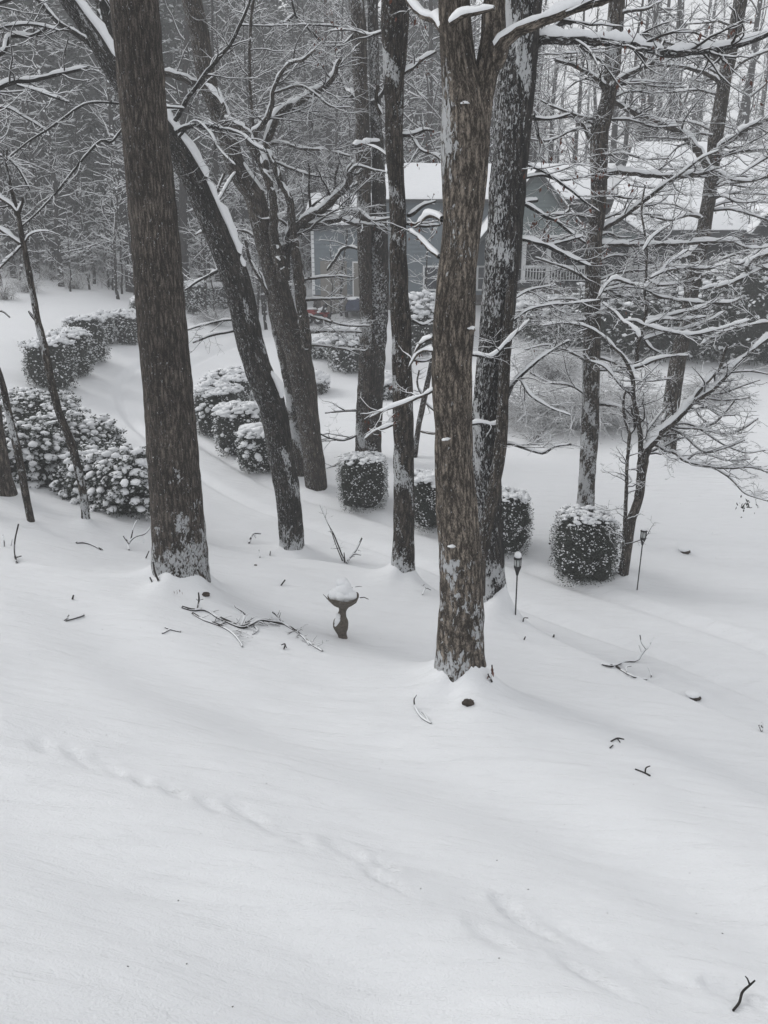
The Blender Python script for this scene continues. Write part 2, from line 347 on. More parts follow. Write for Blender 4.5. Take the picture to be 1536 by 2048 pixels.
bey = [(600, 1050, -5.4), (768, 1100, -5.55), (1100, 1200, -5.82), (1300, 1290, -5.9), (1536, 1380, -5.95), (700, 1000, -5.35), (500, 960, -5.05), (430, 880, -4.75),
       (300, 830, -4.3), (200, 870, -4.2), (0, 900, -4.35), (300, 950, -4.65), (250, 760, -3.65), (90, 780, -3.5), (180, 725, -3.1), (400, 690, -2.9), (600, 640, -2.2),
       (0, 690, -2.35), (1400, 1100, -5.75), (1400, 1000, -5.35), (1330, 925, -4.95), (1536, 900, -4.75), (1100, 880, -4.75), (1000, 960, -5.1), (900, 920, -5.0), (768, 850, -4.7),
       (768, 760, -4.1), (700, 700, -3.2), (1400, 760, -3.75), (1536, 720, -3.35), (1250, 1200, -5.8), (1000, 760, -3.9)]
bp = [list(zpt(*c)) for c in bey] + [list(at(*c)) for c in [(650, 615, 43), (0, 600, 38), (200, 585, 42), (100, 530, 52), (300, 540, 56), (480, 520, 62), (100, 430, 75), (420, 430, 82), (1100, 622, 39), (1400, 640, 38), (1536, 640, 38), (900, 620, 41)]]
bp += [[0, 62, -1.2], [20, 60, -1.0], [36, 45, -1.5], [0, 90, 7], [30, 90, 4], [60, 90, 5], [-40, 90, 13], [-10, 130, 19], [-60, 140, 24], [60, 140, 11], [20, 140, 12], [0, 200, 28], [90, 200, 18], [-90, 200, 32],
       [-40, 40, 2.5], [-26, 26, -1.8], [-22, 18, -2.8], [24, 22, -4.6], [40, 20, -4.2], [22, 12, -5.9], [14, 9, -6.0], [-60, 60, 8], [70, 50, 0], [4, 6, -6.0], [-8, 8, -4.2], [-20, 4, -2.2]]
beyond = tps_fit(bp, .05)
cx_ = np.array([-40] + list(CR[:, 0]) + [14, 40]); cy_ = np.array([20.0] + list(CR[:, 1]) + [3.0, -14.0])
o_ = np.argsort(cx_); cx_, cy_ = cx_[o_], cy_[o_]
def crest_y(x): return sum(np.interp(x + d, cx_, cy_) for d in (-1.2, -.8, -.4, 0, .4, .8, 1.2)) / 7
# wheel tracks along the drive (centre line) and the dented trail over the lawn
def base_h(x, y):
    x = np.asarray(x, float); y = np.asarray(y, float)
    l = lawn(x, y); b = beyond(x, y); s = y - crest_y(x)
    w = np.clip((s + .1) / .6, 0, 1); w = w * w * (3 - 2 * w)
    b2 = np.minimum(b - .08, l - .12 + 99 * np.clip((s - 1.2) / 4, 0, 1))
    return l * (1 - w) + b2 * w
def gnd0(px, py, hf=base_h):
    d = ray(px, py); Y = np.geomspace(2.0, 160, 5000); X = Y * d[0] / d[1]; Z = Y * d[2] / d[1]
    h = hf(X, Y); k = np.argmax(Z <= h); 
    if Z[k] > h[k]: k = len(Y) - 1
    return np.array([X[k], Y[k], h[k]])
CONES = []    # (x, y, height, radius) snow banked up against trunks
MOUNDS = []   # (x, y, height, radius)
def dist_poly(x, y, P):
    best = np.full(np.shape(x), 1e9); 
    for a, b in zip(P[:-1], P[1:]):
        dx, dy = b[0] - a[0], b[1] - a[1]; t = np.clip(((x - a[0]) * dx + (y - a[1]) * dy) / (dx * dx + dy * dy), 0, 1)
        best = np.minimum(best, np.hypot(x - a[0] - t * dx, y - a[1] - t * dy))
    return best
DRIVE = smooth_path([gnd0(*p) for p in [(1700, 1400), (1400, 1290), (1150, 1205), (900, 1110), (700, 1045), (520, 985), (380, 900), (300, 830), (290, 770), (340, 725), (420, 690), (520, 665), (620, 640)]], 60)
TRAIL = [gnd0(*p) for p in [(90, 1495), (160, 1515), (215, 1530), (285, 1565), (345, 1585), (420, 1615), (490, 1630), (540, 1665), (590, 1685), (700, 1715), (770, 1740), (770, 1780), (1010, 1810), (1060, 1855), (1150, 1870), (980, 1895), (1180, 1970), (1330, 1950), (1440, 1975), (1500, 1990)]]
_tr = np.random.RandomState(5)
TR = [(p[0], p[1], _tr.uniform(.12, .26), _tr.uniform(.045, .075), _tr.uniform(.022, .042)) for p in TRAIL]
def height(x, y):
    x = np.asarray(x, float); y = np.asarray(y, float); h = base_h(x, y)
    p = np.stack([x, y, 0 * x], -1)
    h = h + .03 * vnoise(p * .35, 2) + .012 * vnoise(p * 1.1, 5) * np.clip(30 / (y + 8), .3, 1)
    a_ = x * .84 - y * .54; c_ = x * .54 + y * .84; h = h + (.085 * np.sin(c_ * 1.9 + .8 * np.sin(a_ * .5) + 1) + .03 * np.sin(c_ * 4.3 + 1.3 * np.sin(a_ * .8))) * np.clip((14 - y) / 8, 0, 1)
    for mx_, my_, mh, mr in MOUNDS: h = h + mh * np.exp(-(((x - mx_) ** 2 + (y - my_) ** 2) / mr ** 2) ** .75)
    for mx_, my_, mh, mr in CONES:
        r_ = np.hypot(x - mx_, y - my_); an = np.arctan2(y - my_, x - mx_); R_ = mr * (1 + .22 * np.sin(an * 2 + mx_ * 3) + .12 * np.sin(an * 5 + my_)); h = h + mh * np.exp(-r_ / R_)
    near = (y < 60)
    if np.any(near):
        d = dist_poly(x, y, DRIVE); h = h - .12 * np.exp(-((d - .75) / .17) ** 2) + .035 * np.exp(-((d - 1.02) / .12) ** 2) - .03 * np.exp(-(d / 1.6) ** 4)
    cx2, sx2 = math.cos(-.62), math.sin(-.62)
    for tx, ty, a, b, dep in TR:
        u = (x - tx) * cx2 + (y - ty) * sx2; v = -(x - tx) * sx2 + (y - ty) * cx2
        e = (u / a) ** 2 + (v / b) ** 2; h = h - 1.05 * dep * np.exp(-e ** 2.6) + dep * .25 * np.exp(-((np.sqrt(e) - 1.35) / .3) ** 2)
    # the soft furrow the trail follows
    d2 = dist_poly(x, y, [TRAIL[0], TRAIL[5], TRAIL[10], TRAIL[-1]]); h = h - .05 * np.exp(-(d2 / .45) ** 2)
    return h
def gnd(px, py): return gnd0(px, py, height)
def on(x, y): return float(height(np.array([x]), np.array([y]))[0])
# ---------------------------------------------------------------- tree building
rt = np.random.RandomState(21)
def px_path(pts, Y, dy=0.0, dy0=0.0):
    """picture polyline (px, py, width) -> world points and radii at distance Y (drifting by dy)"""
    out = []; n = len(pts)
    for i, (x, y, w) in enumerate(pts):
        p = at(x, y, Y + dy0 + dy * i / max(1, n - 1)); out.append([*p, .5 * w * depth(p) / F0])
    return np.array(out)
def trunk_mesh(mb, path, k=40, step=.06, ridge=.008, rf=34, lump=.03, seed=0, below=.5):
    path = path.copy(); L = np.linalg.norm(np.diff(path[:, :3], axis=0), axis=1).sum(); n = max(8, int(L / step))
    s = smooth_path(path, n); P = s[:, :3]; R = s[:, 3]
    # P[-1] is the base: sink it
    P = np.vstack([P, P[-1:] + np.array([[0, 0, -below]])]); R = np.append(R, R[-1] * 1.15)
    T = norm(np.gradient(P, axis=0)); A = norm(np.array([1., 0, 0]) - T[:, :1] * T); B = np.cross(T, A)
    th = np.arange(k) / k * 2 * np.pi; c, sn = np.cos(th), np.sin(th); r0 = np.median(R)
    Ln = np.concatenate([[0], np.cumsum(np.linalg.norm(np.diff(P, axis=0), axis=1))])
    at_ = np.zeros((len(P), k, 3)); at_[..., 0] = r0 * c + seed * 3.7; at_[..., 1] = r0 * sn; at_[..., 2] = Ln[:, None]
    q = at_ * np.array([rf, rf, rf * .16]) / 3
    d = ridge * np.abs(vnoise(q, seed)) + R[:, None] * lump * vnoise(at_ * 3.1, seed + 1)
    nrm = A[:, None] * c[None, :, None] + B[:, None] * sn[None, :, None]
    V = P[:, None] + nrm * (R[:, None] + d)[..., None]
    i, j = np.meshgrid(np.arange(len(P) - 1), np.arange(k), indexing='ij'); j2 = (j + 1) % k
    mb.add(V, np.stack([i * k + j, (i + 1) * k + j, (i + 1) * k + j2, i * k + j2], -1).reshape(-1, 4), att=at_)
    return V, nrm
WIND = norm(np.array([-.55, -.8, .2]))
def stick(mb, V, nrm, dens, size, rng, zr=None, side=WIND, thr=-.1, cl=None, flat=.3, edge=0.0, unit=ICO1, tall=1.0):
    """lumps of snow stuck to a trunk surface grid V; dens per square metre"""
    n, k, _ = V.shape; seg = np.linalg.norm(V[:-1] - V[1:], axis=-1).mean(); cir = np.linalg.norm(V - np.roll(V, 1, 1), axis=-1).sum(1).mean()
    area = seg * (n - 1) * cir; M = int(dens * area)
    i = rng.randint(0, n - 1, M); j = rng.randint(0, k, M); f = rng.rand(M, 1)
    p = V[i, j] * (1 - f) + V[i + 1, j] * f; nn = nrm[i, j]
    keep = (nn @ side) + rng.uniform(-.3, .3, M) > thr
    if zr is not None:
        z = p[:, 2]; a = np.clip((z - zr[0]) / (zr[1] - zr[0]), 0, 1); keep &= (rng.rand(M) > a ** .8) & (z < zr[1] + .0)
    if cl is not None: keep &= vnoise(p * np.array([cl[0], cl[0], cl[0] * (cl[2] if len(cl) > 2 else 1)]), 9) + rng.uniform(-.15, .15, M) > cl[1]
    p, nn = p[keep], nn[keep]; M = len(p)
    s = rng.uniform(size[0], size[1], M) * rng.uniform(.6, 1.1, M)
    S = np.stack([s * rng.uniform(.6, 1.2, M), s * rng.uniform(.6, 1.5, M), s * flat], 1)
    blobs(mb, p + nn * (s * flat * .2)[:, None], S, nn, unit=unit, rng=rng, jit=.36)

class Tree:
    def __init__(s, name, label, cat, base, group=None, twig=M_TWIG, bark=M_BARK_MD):
        s.b = np.array(base, float); s.e = empty(name, base, label, cat, group); s.tw, s.bk = twig, bark
        s.lP, s.lR = [], []          # limb polylines resampled to 10 for twig growth
    def trunk(s, path, mat=None, k=40, name='trunk', lab=None, stuck=(), step=.05, snow=0, collar=0, **kw):
        k = int(k * 1.4); step *= .7; mb = MB(); V, nr = trunk_mesh(mb, path, k=k, step=step, **kw); o = mb.build(name, mat or s.bk, s.e, att=True)
        if lab: o['label'] = lab
        ms = MB()
        for kwargs in stuck:
            if kwargs.get('zr') is not None: ra = .5 * np.linalg.norm(V[-3, 0] - V[-3, V.shape[1] // 2]); g_ = np.mean([on(s.b[0] + ra * math.cos(q_a), s.b[1] + ra * math.sin(q_a)) for q_a in (3.6, 4.2, 4.7, 5.2, 5.8)]) - s.b[2]; kwargs['zr'] = (kwargs['zr'][0] + g_, kwargs['zr'][1] + g_)
            if kwargs.get('lumps'): stick(ms, V, nr, rng=rt, **{**kwargs, 'dens': kwargs['dens'] * .09, 'flat': .18, 'cl': (kwargs['cl'][0], kwargs['cl'][1] + .1, *kwargs['cl'][2:]) if kwargs.get('cl') else (5, .1)})
        sk = [q_ for q_ in stuck if q_.get('cl') is not None or q_.get('zr') is not None]
        if sk or collar:
            n12 = vnoise(V * np.array([5, 5, 3.4]), 31) * .6 + vnoise(V * np.array([11, 11, 8]), 32) * .5; M = np.full(V.shape[:2], -1.)
            for q_ in sk:
                sd_ = nr @ q_.get('side', WIND); m = np.zeros(V.shape[:2]) - .25
                if q_.get('zr') is not None: a_ = (V[..., 2] - q_['zr'][0]) / (q_['zr'][1] - q_['zr'][0]); m = .80 - .95 * a_ + .95 * n12; m = np.where(a_ > 1.25, -1, m)
                else: m = m + .7 * n12 + .25
                if q_.get('cl') is not None: cl = q_['cl']; m = m * .6 + (vnoise(V * np.array([cl[0], cl[0], cl[0] * (cl[2] if len(cl) > 2 else 1)]) * .9, 9) - cl[1]) * .9
                m = m - np.clip((q_.get('thr', -.1) - sd_) * 3, 0, 2); M = np.maximum(M, m)
            at2 = o.data.attributes.new('snowm', 'FLOAT', 'POINT'); at2.data.foreach_set('value', np.clip(M * 1.1, 0, .85).astype(np.float32).ravel()); th_ = np.full(M.shape, -.05)
            hh = V[..., 2] - on(s.b[0], s.b[1])
            if collar: M2 = np.clip(1 - (hh + .05) / np.maximum(.08, .30 + .14 * n12), -.2, 1.3); th_ = np.where(M2 > 0, 0.0 + collar * M2 ** 3.2, M2 * .3)
            VV = V + nr * th_[..., None]; n_, k_ = V.shape[:2]; i, j = np.meshgrid(np.arange(n_ - 1), np.arange(k_), indexing='ij'); j2 = (j + 1) % k_
            q4 = np.stack([i * k_ + j, (i + 1) * k_ + j, (i + 1) * k_ + j2, i * k_ + j2], -1).reshape(-1, 4); tt = th_.ravel(); keep = (tt[q4].max(1) > -.004); ms.add(VV, q4[keep])
        if snow:
            q = smooth_path(path, 90)[::-1]; P_ = q[None, :, :3].copy(); T_ = norm(np.gradient(P_, axis=1)); U_ = norm(np.array([0, 0, 1.]) - T_[..., 2:3] * T_ + 1e-6); P_ += U_ * (q[None, :, 3:4] * .5); snow_tubes(ms, P_, q[None, :, 3], 12, snow, rt, lo=.14, hi=.5, wide=.55, gap=.2)
        if len(ms.f4) + len(ms.f3):
            so = ms.mesh('snow_patches', M_SNOW); so = link('stuck_snow', so, o, 'stuff')
        s.V = V; return V
    def limb(s, pts, Y=None, dy=0, dy0=0, snow=1.0, k=9, twigs=True, n=None, path=None, mat=None):
        p = path if path is not None else px_path(pts, Y, dy, dy0)
        L = np.linalg.norm(np.diff(p[:, :3], axis=0), axis=1).sum(); n = n or int(np.clip(L / .07, 10, 70))
        q = smooth_path(p, n); P = q[None, :, :3].copy(); R = np.maximum(q[None, :, 3], .003)
        wob = np.stack([vnoise(P[0] * 5 + 7, 4), vnoise(P[0] * 5, 5), vnoise(P[0] * 5 - 4, 6)], -1) * (.25 * R[0][:, None]) ; wob[0] = 0; P[0] += wob
        R = R * (1 + .12 * vnoise(P * 9, 8))
        mb = MB(); tubes(mb, P, R, k); o = mb.build('branch', mat or s.bk, s.e, att=True)
        if snow > 0:
            th = snow * np.clip(R * .95 + .016, .016, .075); ms = MB(); snow_tubes(ms, P, R, 8, th, rt, lo=.15, hi=.5, gap=.12)
            link('snow_cover', ms.mesh('snow_cover', M_SNOW), o)
        if twigs:
            g = smooth_path(np.c_[P[0], R[0]], 10); s.lP.append(g[:, :3]); s.lR.append(g[:, 3])
        return q
    def twigs(s, d1=3.2, d2=6, d3=0, l1=.8, l2=.62, l3=.6, snow=1.0, up=.03, flat=.6, lmax=1.6, rmin=.0036, jit=.22, extraP=None, sthick=.02, ang=(35, 75)):
        if not s.lP: return
        d1 *= 1.5; d2 *= 1.3; snow *= .72; P = np.stack(s.lP); R = np.stack(s.lR)
        P1, R1 = grow(P, R, rt, d1, l1, .42, 8, jit=jit, up=up, flat=flat, rmin=rmin * 1.5, lmax=lmax, ang=ang)
        P2, R2 = grow(P1, R1, rt, d2, l2, .6, 5, jit=jit * 1.2, up=up, flat=flat, rmin=rmin, lmax=lmax * .5, ang=ang)
        mb, ms = MB(), MB(); tubes(mb, P1, R1, 4); tubes(mb, P2, R2, 3)
        snow_tubes(ms, P1, R1, 4, np.minimum(R1 * 1.3 + sthick * .55, sthick * 1.4) * snow, rt); snow_tubes(ms, P2, R2, 3, np.minimum(R2 * 1.4 + sthick * .3, sthick) * snow, rt)
        if d3:
            P3, R3 = grow(P2, R2, rt, d3, l3, .8, 3, jit=jit, up=up, flat=flat, rmin=rmin * .8, lmax=lmax * .3, ang=ang)
            tubes(mb, P3, R3, 3); snow_tubes(ms, P3, R3, 3, np.minimum(R3 * 1.2 + sthick * .25, sthick) * snow * .8, rt)
            s.P3 = P3
        s.P2 = P2
        o = mb.build('twigs', s.tw, s.e, kind='stuff'); link('twig_snow', ms.mesh('twig_snow', M_SNOW, smooth=True), o, 'stuff')
    def leafs(s, P, M, size=.06, zmax=None):
        """dead leaves hanging from twig tips"""
        if not len(P): return
        i = rt.choice(len(P), min(M, len(P)), replace=False); mb = MB(); C = P[i, -1]
        C = np.repeat(C, 2, 0) + rt.randn(2 * len(C), 3) * .03; D = rt.randn(len(C), 3) * .4 + np.array([0, 0, -1.])
        leaves(mb, C, D, size, rt, .5); mb.build('dead_leaves', M_DEAD, s.e, kind='stuff', smooth=False)

def base_of(px, py): return gnd0(px, py)
# where the traced trunks stand (from their feet in the picture)
B1 = base_of(362, 1184); B2 = base_of(585, 1108); B3 = base_of(636, 978); B3b = base_of(603, 950); B4 = base_of(740, 930)
B5 = base_of(806, 1165); B6 = base_of(922, 1390); B7 = base_of(990, 1235); B8 = base_of(1172, 1060); B9 = base_of(1330, 925); B10 = base_of(1245, 1162)
BS1 = base_of(173, 1048); BS2 = base_of(62, 1048); BS3 = base_of(5, 1000)
MOUNDS += [(B1[0] - .05, B1[1] - .1, .08, 1.0), (B6[0] - .05, B6[1] - .15, .08, 1.0), (B7[0] + .05, B7[1] - .1, .08, .8), (B5[0], B5[1], .18, .55), (B2[0], B2[1], .12, .5), (BS3[0], BS3[1], .2, .6),
           (B4[0], B4[1], .15, .8), (B9[0] - .2, B9[1], .3, .9), (B8[0], B8[1], .15, .6), (B10[0], B10[1], .12, .45), (BS1[0], BS1[1], .08, .3)]
CONES += [(B1[0], B1[1] - .05, .85, .34), (B6[0], B6[1] - .05, .75, .28), (B7[0] + .08, B7[1] - .05, .75, .26), (B5[0], B5[1], .5, .2), (B2[0] + .05, B2[1], .28, .25), (B4[0], B4[1], .25, .3), (B3[0], B3[1], .2, .25), (B9[0], B9[1], .3, .35), (BS1[0], BS1[1], .12, .14), (BS2[0], BS2[1], .1, .12), (B8[0], B8[1], .2, .25), (B10[0], B10[1], .14, .18)]
for q in [(1405, 1395), (1365, 1100), (1340, 1360)]:
    g = base_of(*q); MOUNDS.append((g[0] - .12, g[1], .12, .3))
for q in [(410, 1190), (938, 1412)]:
    g = base_of(*q); MOUNDS.append((g[0], g[1] + .14, .09, .2)); MOUNDS.append((g[0], g[1] - .05, -.05, .12))

# ---------------------------------------------------------------- the ground sheet
def build_ground():
    ys = [-14.0]
    while ys[-1] < 235:
        y = ys[-1]; st = .6 if y < 1 else (.05 if y < 11 else min(.05 + (y - 11) * .0065, 2.5)); ys.append(y + st)
    ys = np.array(ys); nc = 380; u = np.linspace(-1, 1, nc); u = np.sign(u) * np.abs(u) ** 1.15
    X = u[None] * (7.5 + .62 * np.maximum(ys, 0) + .0016 * np.maximum(ys, 0) ** 2)[:, None]; Y = np.repeat(ys[:, None], nc, 1)
    Z = height(X, Y); V = np.stack([X, Y, Z], -1); n = len(ys)
    i, j = np.meshgrid(np.arange(n - 1), np.arange(nc - 1), indexing='ij')
    mb = MB(); mb.add(V, np.stack([i * nc + j, i * nc + j + 1, (i + 1) * nc + j + 1, (i + 1) * nc + j], -1).reshape(-1, 4))
    o = mb.build('snowy_ground', M_GROUND, kind='structure'); o['label'] = 'white snow lying over lawn, bank, driveway and hillside'
build_ground()

def Yb(b): return float(b[1])
# ---------- T1: the thickest trunk, left
Y = Yb(B1); T = Tree('oak_tree', 'thickest oak trunk, closely ridged brown bark, standing left above the fallen branch', 'tree', (B1[0], B1[1], B1[2]), bark=M_BARK_T1)
p = px_path([(215, -620, 70), (240, -300, 82), (268, 0, 92), (278, 110, 91), (291, 270, 90), (304, 406, 93), (313, 508, 93), (324, 649, 96), (337, 785, 96), (347, 920, 100), (353, 1000, 101), (359, 1090, 106), (361, 1130, 110), (364, 1200, 122)], Y)
T.trunk(p, k=56, step=.045, ridge=.012, rf=44, lump=.02, seed=1, stuck=[
    dict(dens=900, size=(.015, .04), zr=(B1[2] + .15, B1[2] + .75), thr=-.5), dict(dens=55, size=(.006, .013), thr=-.3), dict(dens=300, size=(.012, .028), zr=(B1[2] + .3, B1[2] + 1.4), side=norm(np.array([1, -.25, 0])), thr=.5),
    dict(dens=120, size=(.008, .018), side=norm(np.array([1, -.1, 0])), thr=.75)])
# ---------- T2: dark leaning trunk with snow along it
Y = Yb(B2); T = Tree('leaning_tree', 'dark trunk leaning left behind the thickest oak, thick snow along its upper side', 'tree', B2, bark=M_BARK_T2)
p = px_path([(40, -180, 26), (95, -60, 28), (150, 20, 30), (195, 85, 34), (238, 155, 38), (300, 225, 42), (345, 285, 46), (385, 352, 51), (420, 430, 53), (452, 505, 55), (478, 580, 55), (500, 680, 53), (521, 750, 52), (546, 818, 52), (563, 920, 50), (575, 988, 48), (585, 1108, 50)], Y, 0)
T.trunk(p, k=36, ridge=.012, rf=30, lump=.05, seed=2, snow=.14, stuck=[dict(dens=420, size=(.008, .02), thr=.1), dict(dens=500, size=(.02, .05), side=norm(np.array([1, -.5, .3])), thr=.72, cl=(3, .0)),
    dict(dens=350, size=(.02, .045), zr=(B2[2], B2[2] + .5), thr=-.3)])
T.limb([(232, 130, 30), (222, 80, 28), (205, 20, 27), (185, -60, 24)], Y, .5, snow=1.1)
T.limb([(200, 108, 14), (165, 75, 12), (130, 55, 11), (100, 28, 9), (70, -8, 8)], Y, -.4)
T.limb([(338, 262, 9), (362, 222, 9), (380, 190, 9), (410, 150, 8), (440, 112, 8), (460, 90, 7), (478, 55, 6), (500, 0, 5), (510, -40, 4)], Y, -1.2, snow=.5)
T.limb([(338, 282, 12), (362, 258, 10), (400, 250, 9), (445, 257, 8), (480, 268, 7), (505, 288, 6), (530, 302, 5)], Y, -.8)
T.limb([(345, 222, 6), (366, 217, 5), (330, 214, 5)], Y, -.5, twigs=False)
T.limb([(338, 300, 6), (385, 245, 6), (415, 260, 5), (440, 300, 4), (470, 330, 3)], Y, -1)
T.limb([(240, 207, 5), (190, 205, 5), (160, 213, 5), (112, 248, 5), (55, 285, 4), (0, 330, 3)], Y, -.8, snow=.45, dy0=-.6)
T.limb([(245, 255, 6), (222, 283, 6), (200, 282, 6), (160, 325, 5), (120, 375, 5), (80, 420, 4), (40, 455, 4)], Y, -.8, snow=.4, dy0=-.6)
T.limb([(480, 660, 7), (450, 665, 6), (420, 672, 6), (385, 685, 4)], Y, -.3); T.limb([(465, 520, 6), (430, 545, 6), (400, 560, 5), (370, 580, 3)], Y, .6); T.limb([(500, 640, 5), (450, 640, 5), (400, 652, 4), (375, 660, 3)], Y, .5)
T.twigs(2.6, 5, 5, lmax=1.3)
# ---------- T3 forked snowy tree
Y = Yb(B3); T = Tree('forked_tree', 'bare tree behind the leaning dark trunk, forking low into crooked limbs loaded with snow', 'tree', B3, bark=M_BARK_MD)
p = px_path([(352, -200, 34), (368, -80, 36), (383, 0, 38), (400, 75, 38), (412, 150, 36), (430, 205, 34), (450, 254, 36), (474, 338, 38), (508, 390, 40), (517, 425, 41), (530, 474, 42), (541, 514, 43), (558, 581, 44), (572, 640, 48), (594, 700, 50), (607, 770, 49), (614, 820, 45), (624, 890, 41), (633, 978, 44)], Y)
T.trunk(p, k=34, ridge=.012, rf=30, lump=.05, seed=3, snow=.05, stuck=[dict(dens=350, size=(.01, .026), thr=-.1), dict(dens=300, size=(.02, .05), side=norm(np.array([1, -.3, .2])), thr=.8)])
T.limb([(330, 146, 13), (352, 150, 14), (372, 158, 15), (398, 170, 15), (418, 188, 12)], Y, .2, snow=1.2)
T.limb([(410, 172, 12), (425, 190, 14), (443, 212, 13), (448, 235, 13), (470, 250, 20), (495, 262, 22), (508, 290, 24), (525, 330, 22), (532, 352, 16), (548, 410, 16), (548, 473, 20), (556, 514, 24), (570, 560, 26)], Y, -.3, dy0=-.2, snow=1.2, k=12, twigs=False)
T.limb([(510, 288, 16), (535, 306, 13), (551, 337, 13), (561, 368, 13), (577, 392, 14), (583, 436, 16), (588, 475, 18), (595, 540, 20), (600, 580, 22), (608, 640, 22), (612, 700, 20)], Y, -.2, dy0=-.3, snow=.8, k=12, twigs=False)
T.limb([(560, 560, 26), (568, 528, 24), (575, 495, 22), (584, 465, 20), (598, 447, 19), (615, 436, 17), (634, 425, 16), (660, 405, 15), (684, 381, 14), (699, 361, 13), (699, 342, 11), (706, 328, 8)], Y, -1, snow=1.35, k=12)
T.limb([(700, 345, 7), (715, 332, 6), (746, 340, 5), (775, 345, 4)], Y - 1, -.4)
T.limb([(596, 450, 14), (630, 449, 13), (660, 442, 12), (680, 436, 11), (698, 423, 9), (715, 423, 8), (728, 430, 7), (745, 441, 6), (782, 436, 4)], Y, -.9, dy0=-.3, snow=1.35)
T.limb([(686, 438, 9), (708, 446, 9), (740, 450, 7), (770, 452, 4)], Y - .8, -.3, snow=1.2)
T.limb([(530, 299, 16), (546, 255, 14), (556, 232, 14), (572, 213, 13), (593, 206, 12), (611, 195, 12), (637, 180, 12), (655, 168, 11), (668, 154, 11), (675, 130, 8), (681, 118, 6)], Y, -1.1, dy0=-.3, snow=1.5)
T.limb([(508, 268, 13), (522, 252, 11), (533, 240, 10), (543, 213, 9), (547, 182, 8), (557, 156, 7), (572, 135, 7), (588, 122, 7), (606, 120, 6), (630, 99, 4)], Y, -1.4, dy0=-.4, snow=.9)
T.limb([(548, 186, 5), (572, 178, 5), (601, 171, 5), (629, 187, 5), (663, 213, 4), (702, 215, 3)], Y - 1, -.3)
T.limb([(506, 255, 6), (500, 170, 6), (499, 100, 6), (502, 40, 6), (512, -30, 5)], Y, -.8, snow=.2)
T.limb([(512, 292, 7), (560, 285, 6), (600, 296, 6), (650, 300, 5), (700, 312, 4)], Y, -1); T.limb([(540, 320, 6), (590, 340, 5), (620, 350, 5), (660, 355, 4)], Y, -.6)
T.limb([(590, 470, 6), (560, 440, 5), (520, 440, 5)], Y, -.6); T.limb([(605, 560, 6), (640, 555, 6), (680, 552, 4), (710, 556, 3)], Y, .3); T.limb([(610, 600, 7), (650, 598, 5), (690, 596, 4)], Y, -.4)
T.limb([(618, 690, 6), (650, 692, 5), (690, 698, 5), (730, 702, 3)], Y, .3); T.limb([(612, 665, 7), (650, 662, 6), (690, 663, 6), (725, 664, 4)], Y, -.3); T.limb([(616, 630, 6), (650, 640, 6), (690, 650, 5), (740, 652, 3)], Y, -.5)
T.limb([(480, 330, 6), (460, 360, 6), (440, 395, 6), (425, 410, 5), (450, 345, 4)], Y, -1.5, twigs=False)
T.limb([(540, 520, 7), (505, 470, 7), (470, 460, 6), (430, 455, 5), (390, 470, 4)], Y, .6)
T.twigs(3.0, 5.5, 4, lmax=1.7)
Y = Yb(B3b); T = Tree('slender_tree', 'slender flaky grey trunk squeezed between the dark leaning trunk and the forked tree', 'tree', B3b, bark=M_BARK_MD)
p = px_path([(540, 590, 16), (552, 650, 20), (566, 700, 24), (578, 760, 25), (588, 830, 24), (596, 900, 22), (603, 952, 24)], Y)
T.trunk(p, k=24, ridge=.01, lump=.08, seed=4, snow=.05, stuck=[dict(dens=900, size=(.015, .04), thr=-.3, cl=(2.5, -.2)), ]); T.limb([(542, 600, 14), (522, 560, 10), (500, 520, 7), (490, 480, 5)], Y)
T.twigs(2, 4)
# ---------- T4 double trunk
Y = Yb(B4); T = Tree('twin_trunk_tree', 'twin-trunked tree plastered with snow behind the small round boxwood', 'tree', B4, bark=M_BARK_DK)
p = px_path([(675, -260, 26), (695, -90, 27), (712, 0, 28), (718, 60, 30), (720, 150, 28), (724, 210, 27), (726, 300, 28), (728, 406, 28), (729, 500, 27), (731, 580, 26), (733, 660, 26), (729, 760, 26), (726, 840, 27), (724, 930, 30)], Y)
T.trunk(p, mat=M_BARK_MD, k=26, ridge=.012, lump=.05, seed=5, stuck=[dict(dens=160, size=(.015, .035), thr=.1), dict(dens=250, size=(.02, .05), thr=.0, cl=(1.7, .3))])
p = px_path([(738, -260, 18), (745, 0, 20), (748, 120, 20), (752, 240, 22), (757, 330, 25), (758, 430, 30), (759, 520, 36), (757, 600, 38), (752, 690, 38), (748, 760, 38), (744, 850, 38), (741, 940, 42)], Y, .0, .15)
T.trunk(p, mat=M_BARK_T4, k=30, ridge=.014, lump=.08, seed=6, lab='snow-plastered right-hand stem', stuck=[dict(dens=1500, size=(.03, .085), thr=-.25, cl=(2.2, -.05, 1.6), flat=.2), dict(dens=500, size=(.015, .035), thr=-.2, cl=(1.1, -.5))])
T.limb([(756, 286, 16), (740, 288, 15), (722, 291, 14), (706, 294, 12)], Y, -.5, snow=1.9, twigs=False)
T.limb([(745, 205, 10), (758, 195, 8), (770, 175, 7), (775, 150, 5)], Y, -.3); T.limb([(722, 440, 9), (705, 425, 12), (690, 430, 6), (675, 440, 4)], Y, .3, snow=1.4)
T.limb([(720, 210, 12), (703, 190, 12), (692, 180, 7), (680, 150, 5), (660, 120, 4)], Y, .5, snow=1.2)
T.limb([(722, 60, 5), (690, 55, 4), (640, 50, 4), (590, 50, 4), (540, 52, 3), (480, 50, 3)], Y, -1.5)
T.limb([(728, 40, 5), (690, 85, 5), (653, 91, 5), (625, 65, 5), (594, 34, 5), (590, 28, 5), (582, -5, 4)], Y, -1, snow=.5); T.limb([(590, 28, 5), (575, 42, 5), (560, 48, 5), (538, 52, 5)], Y - .6, .2)
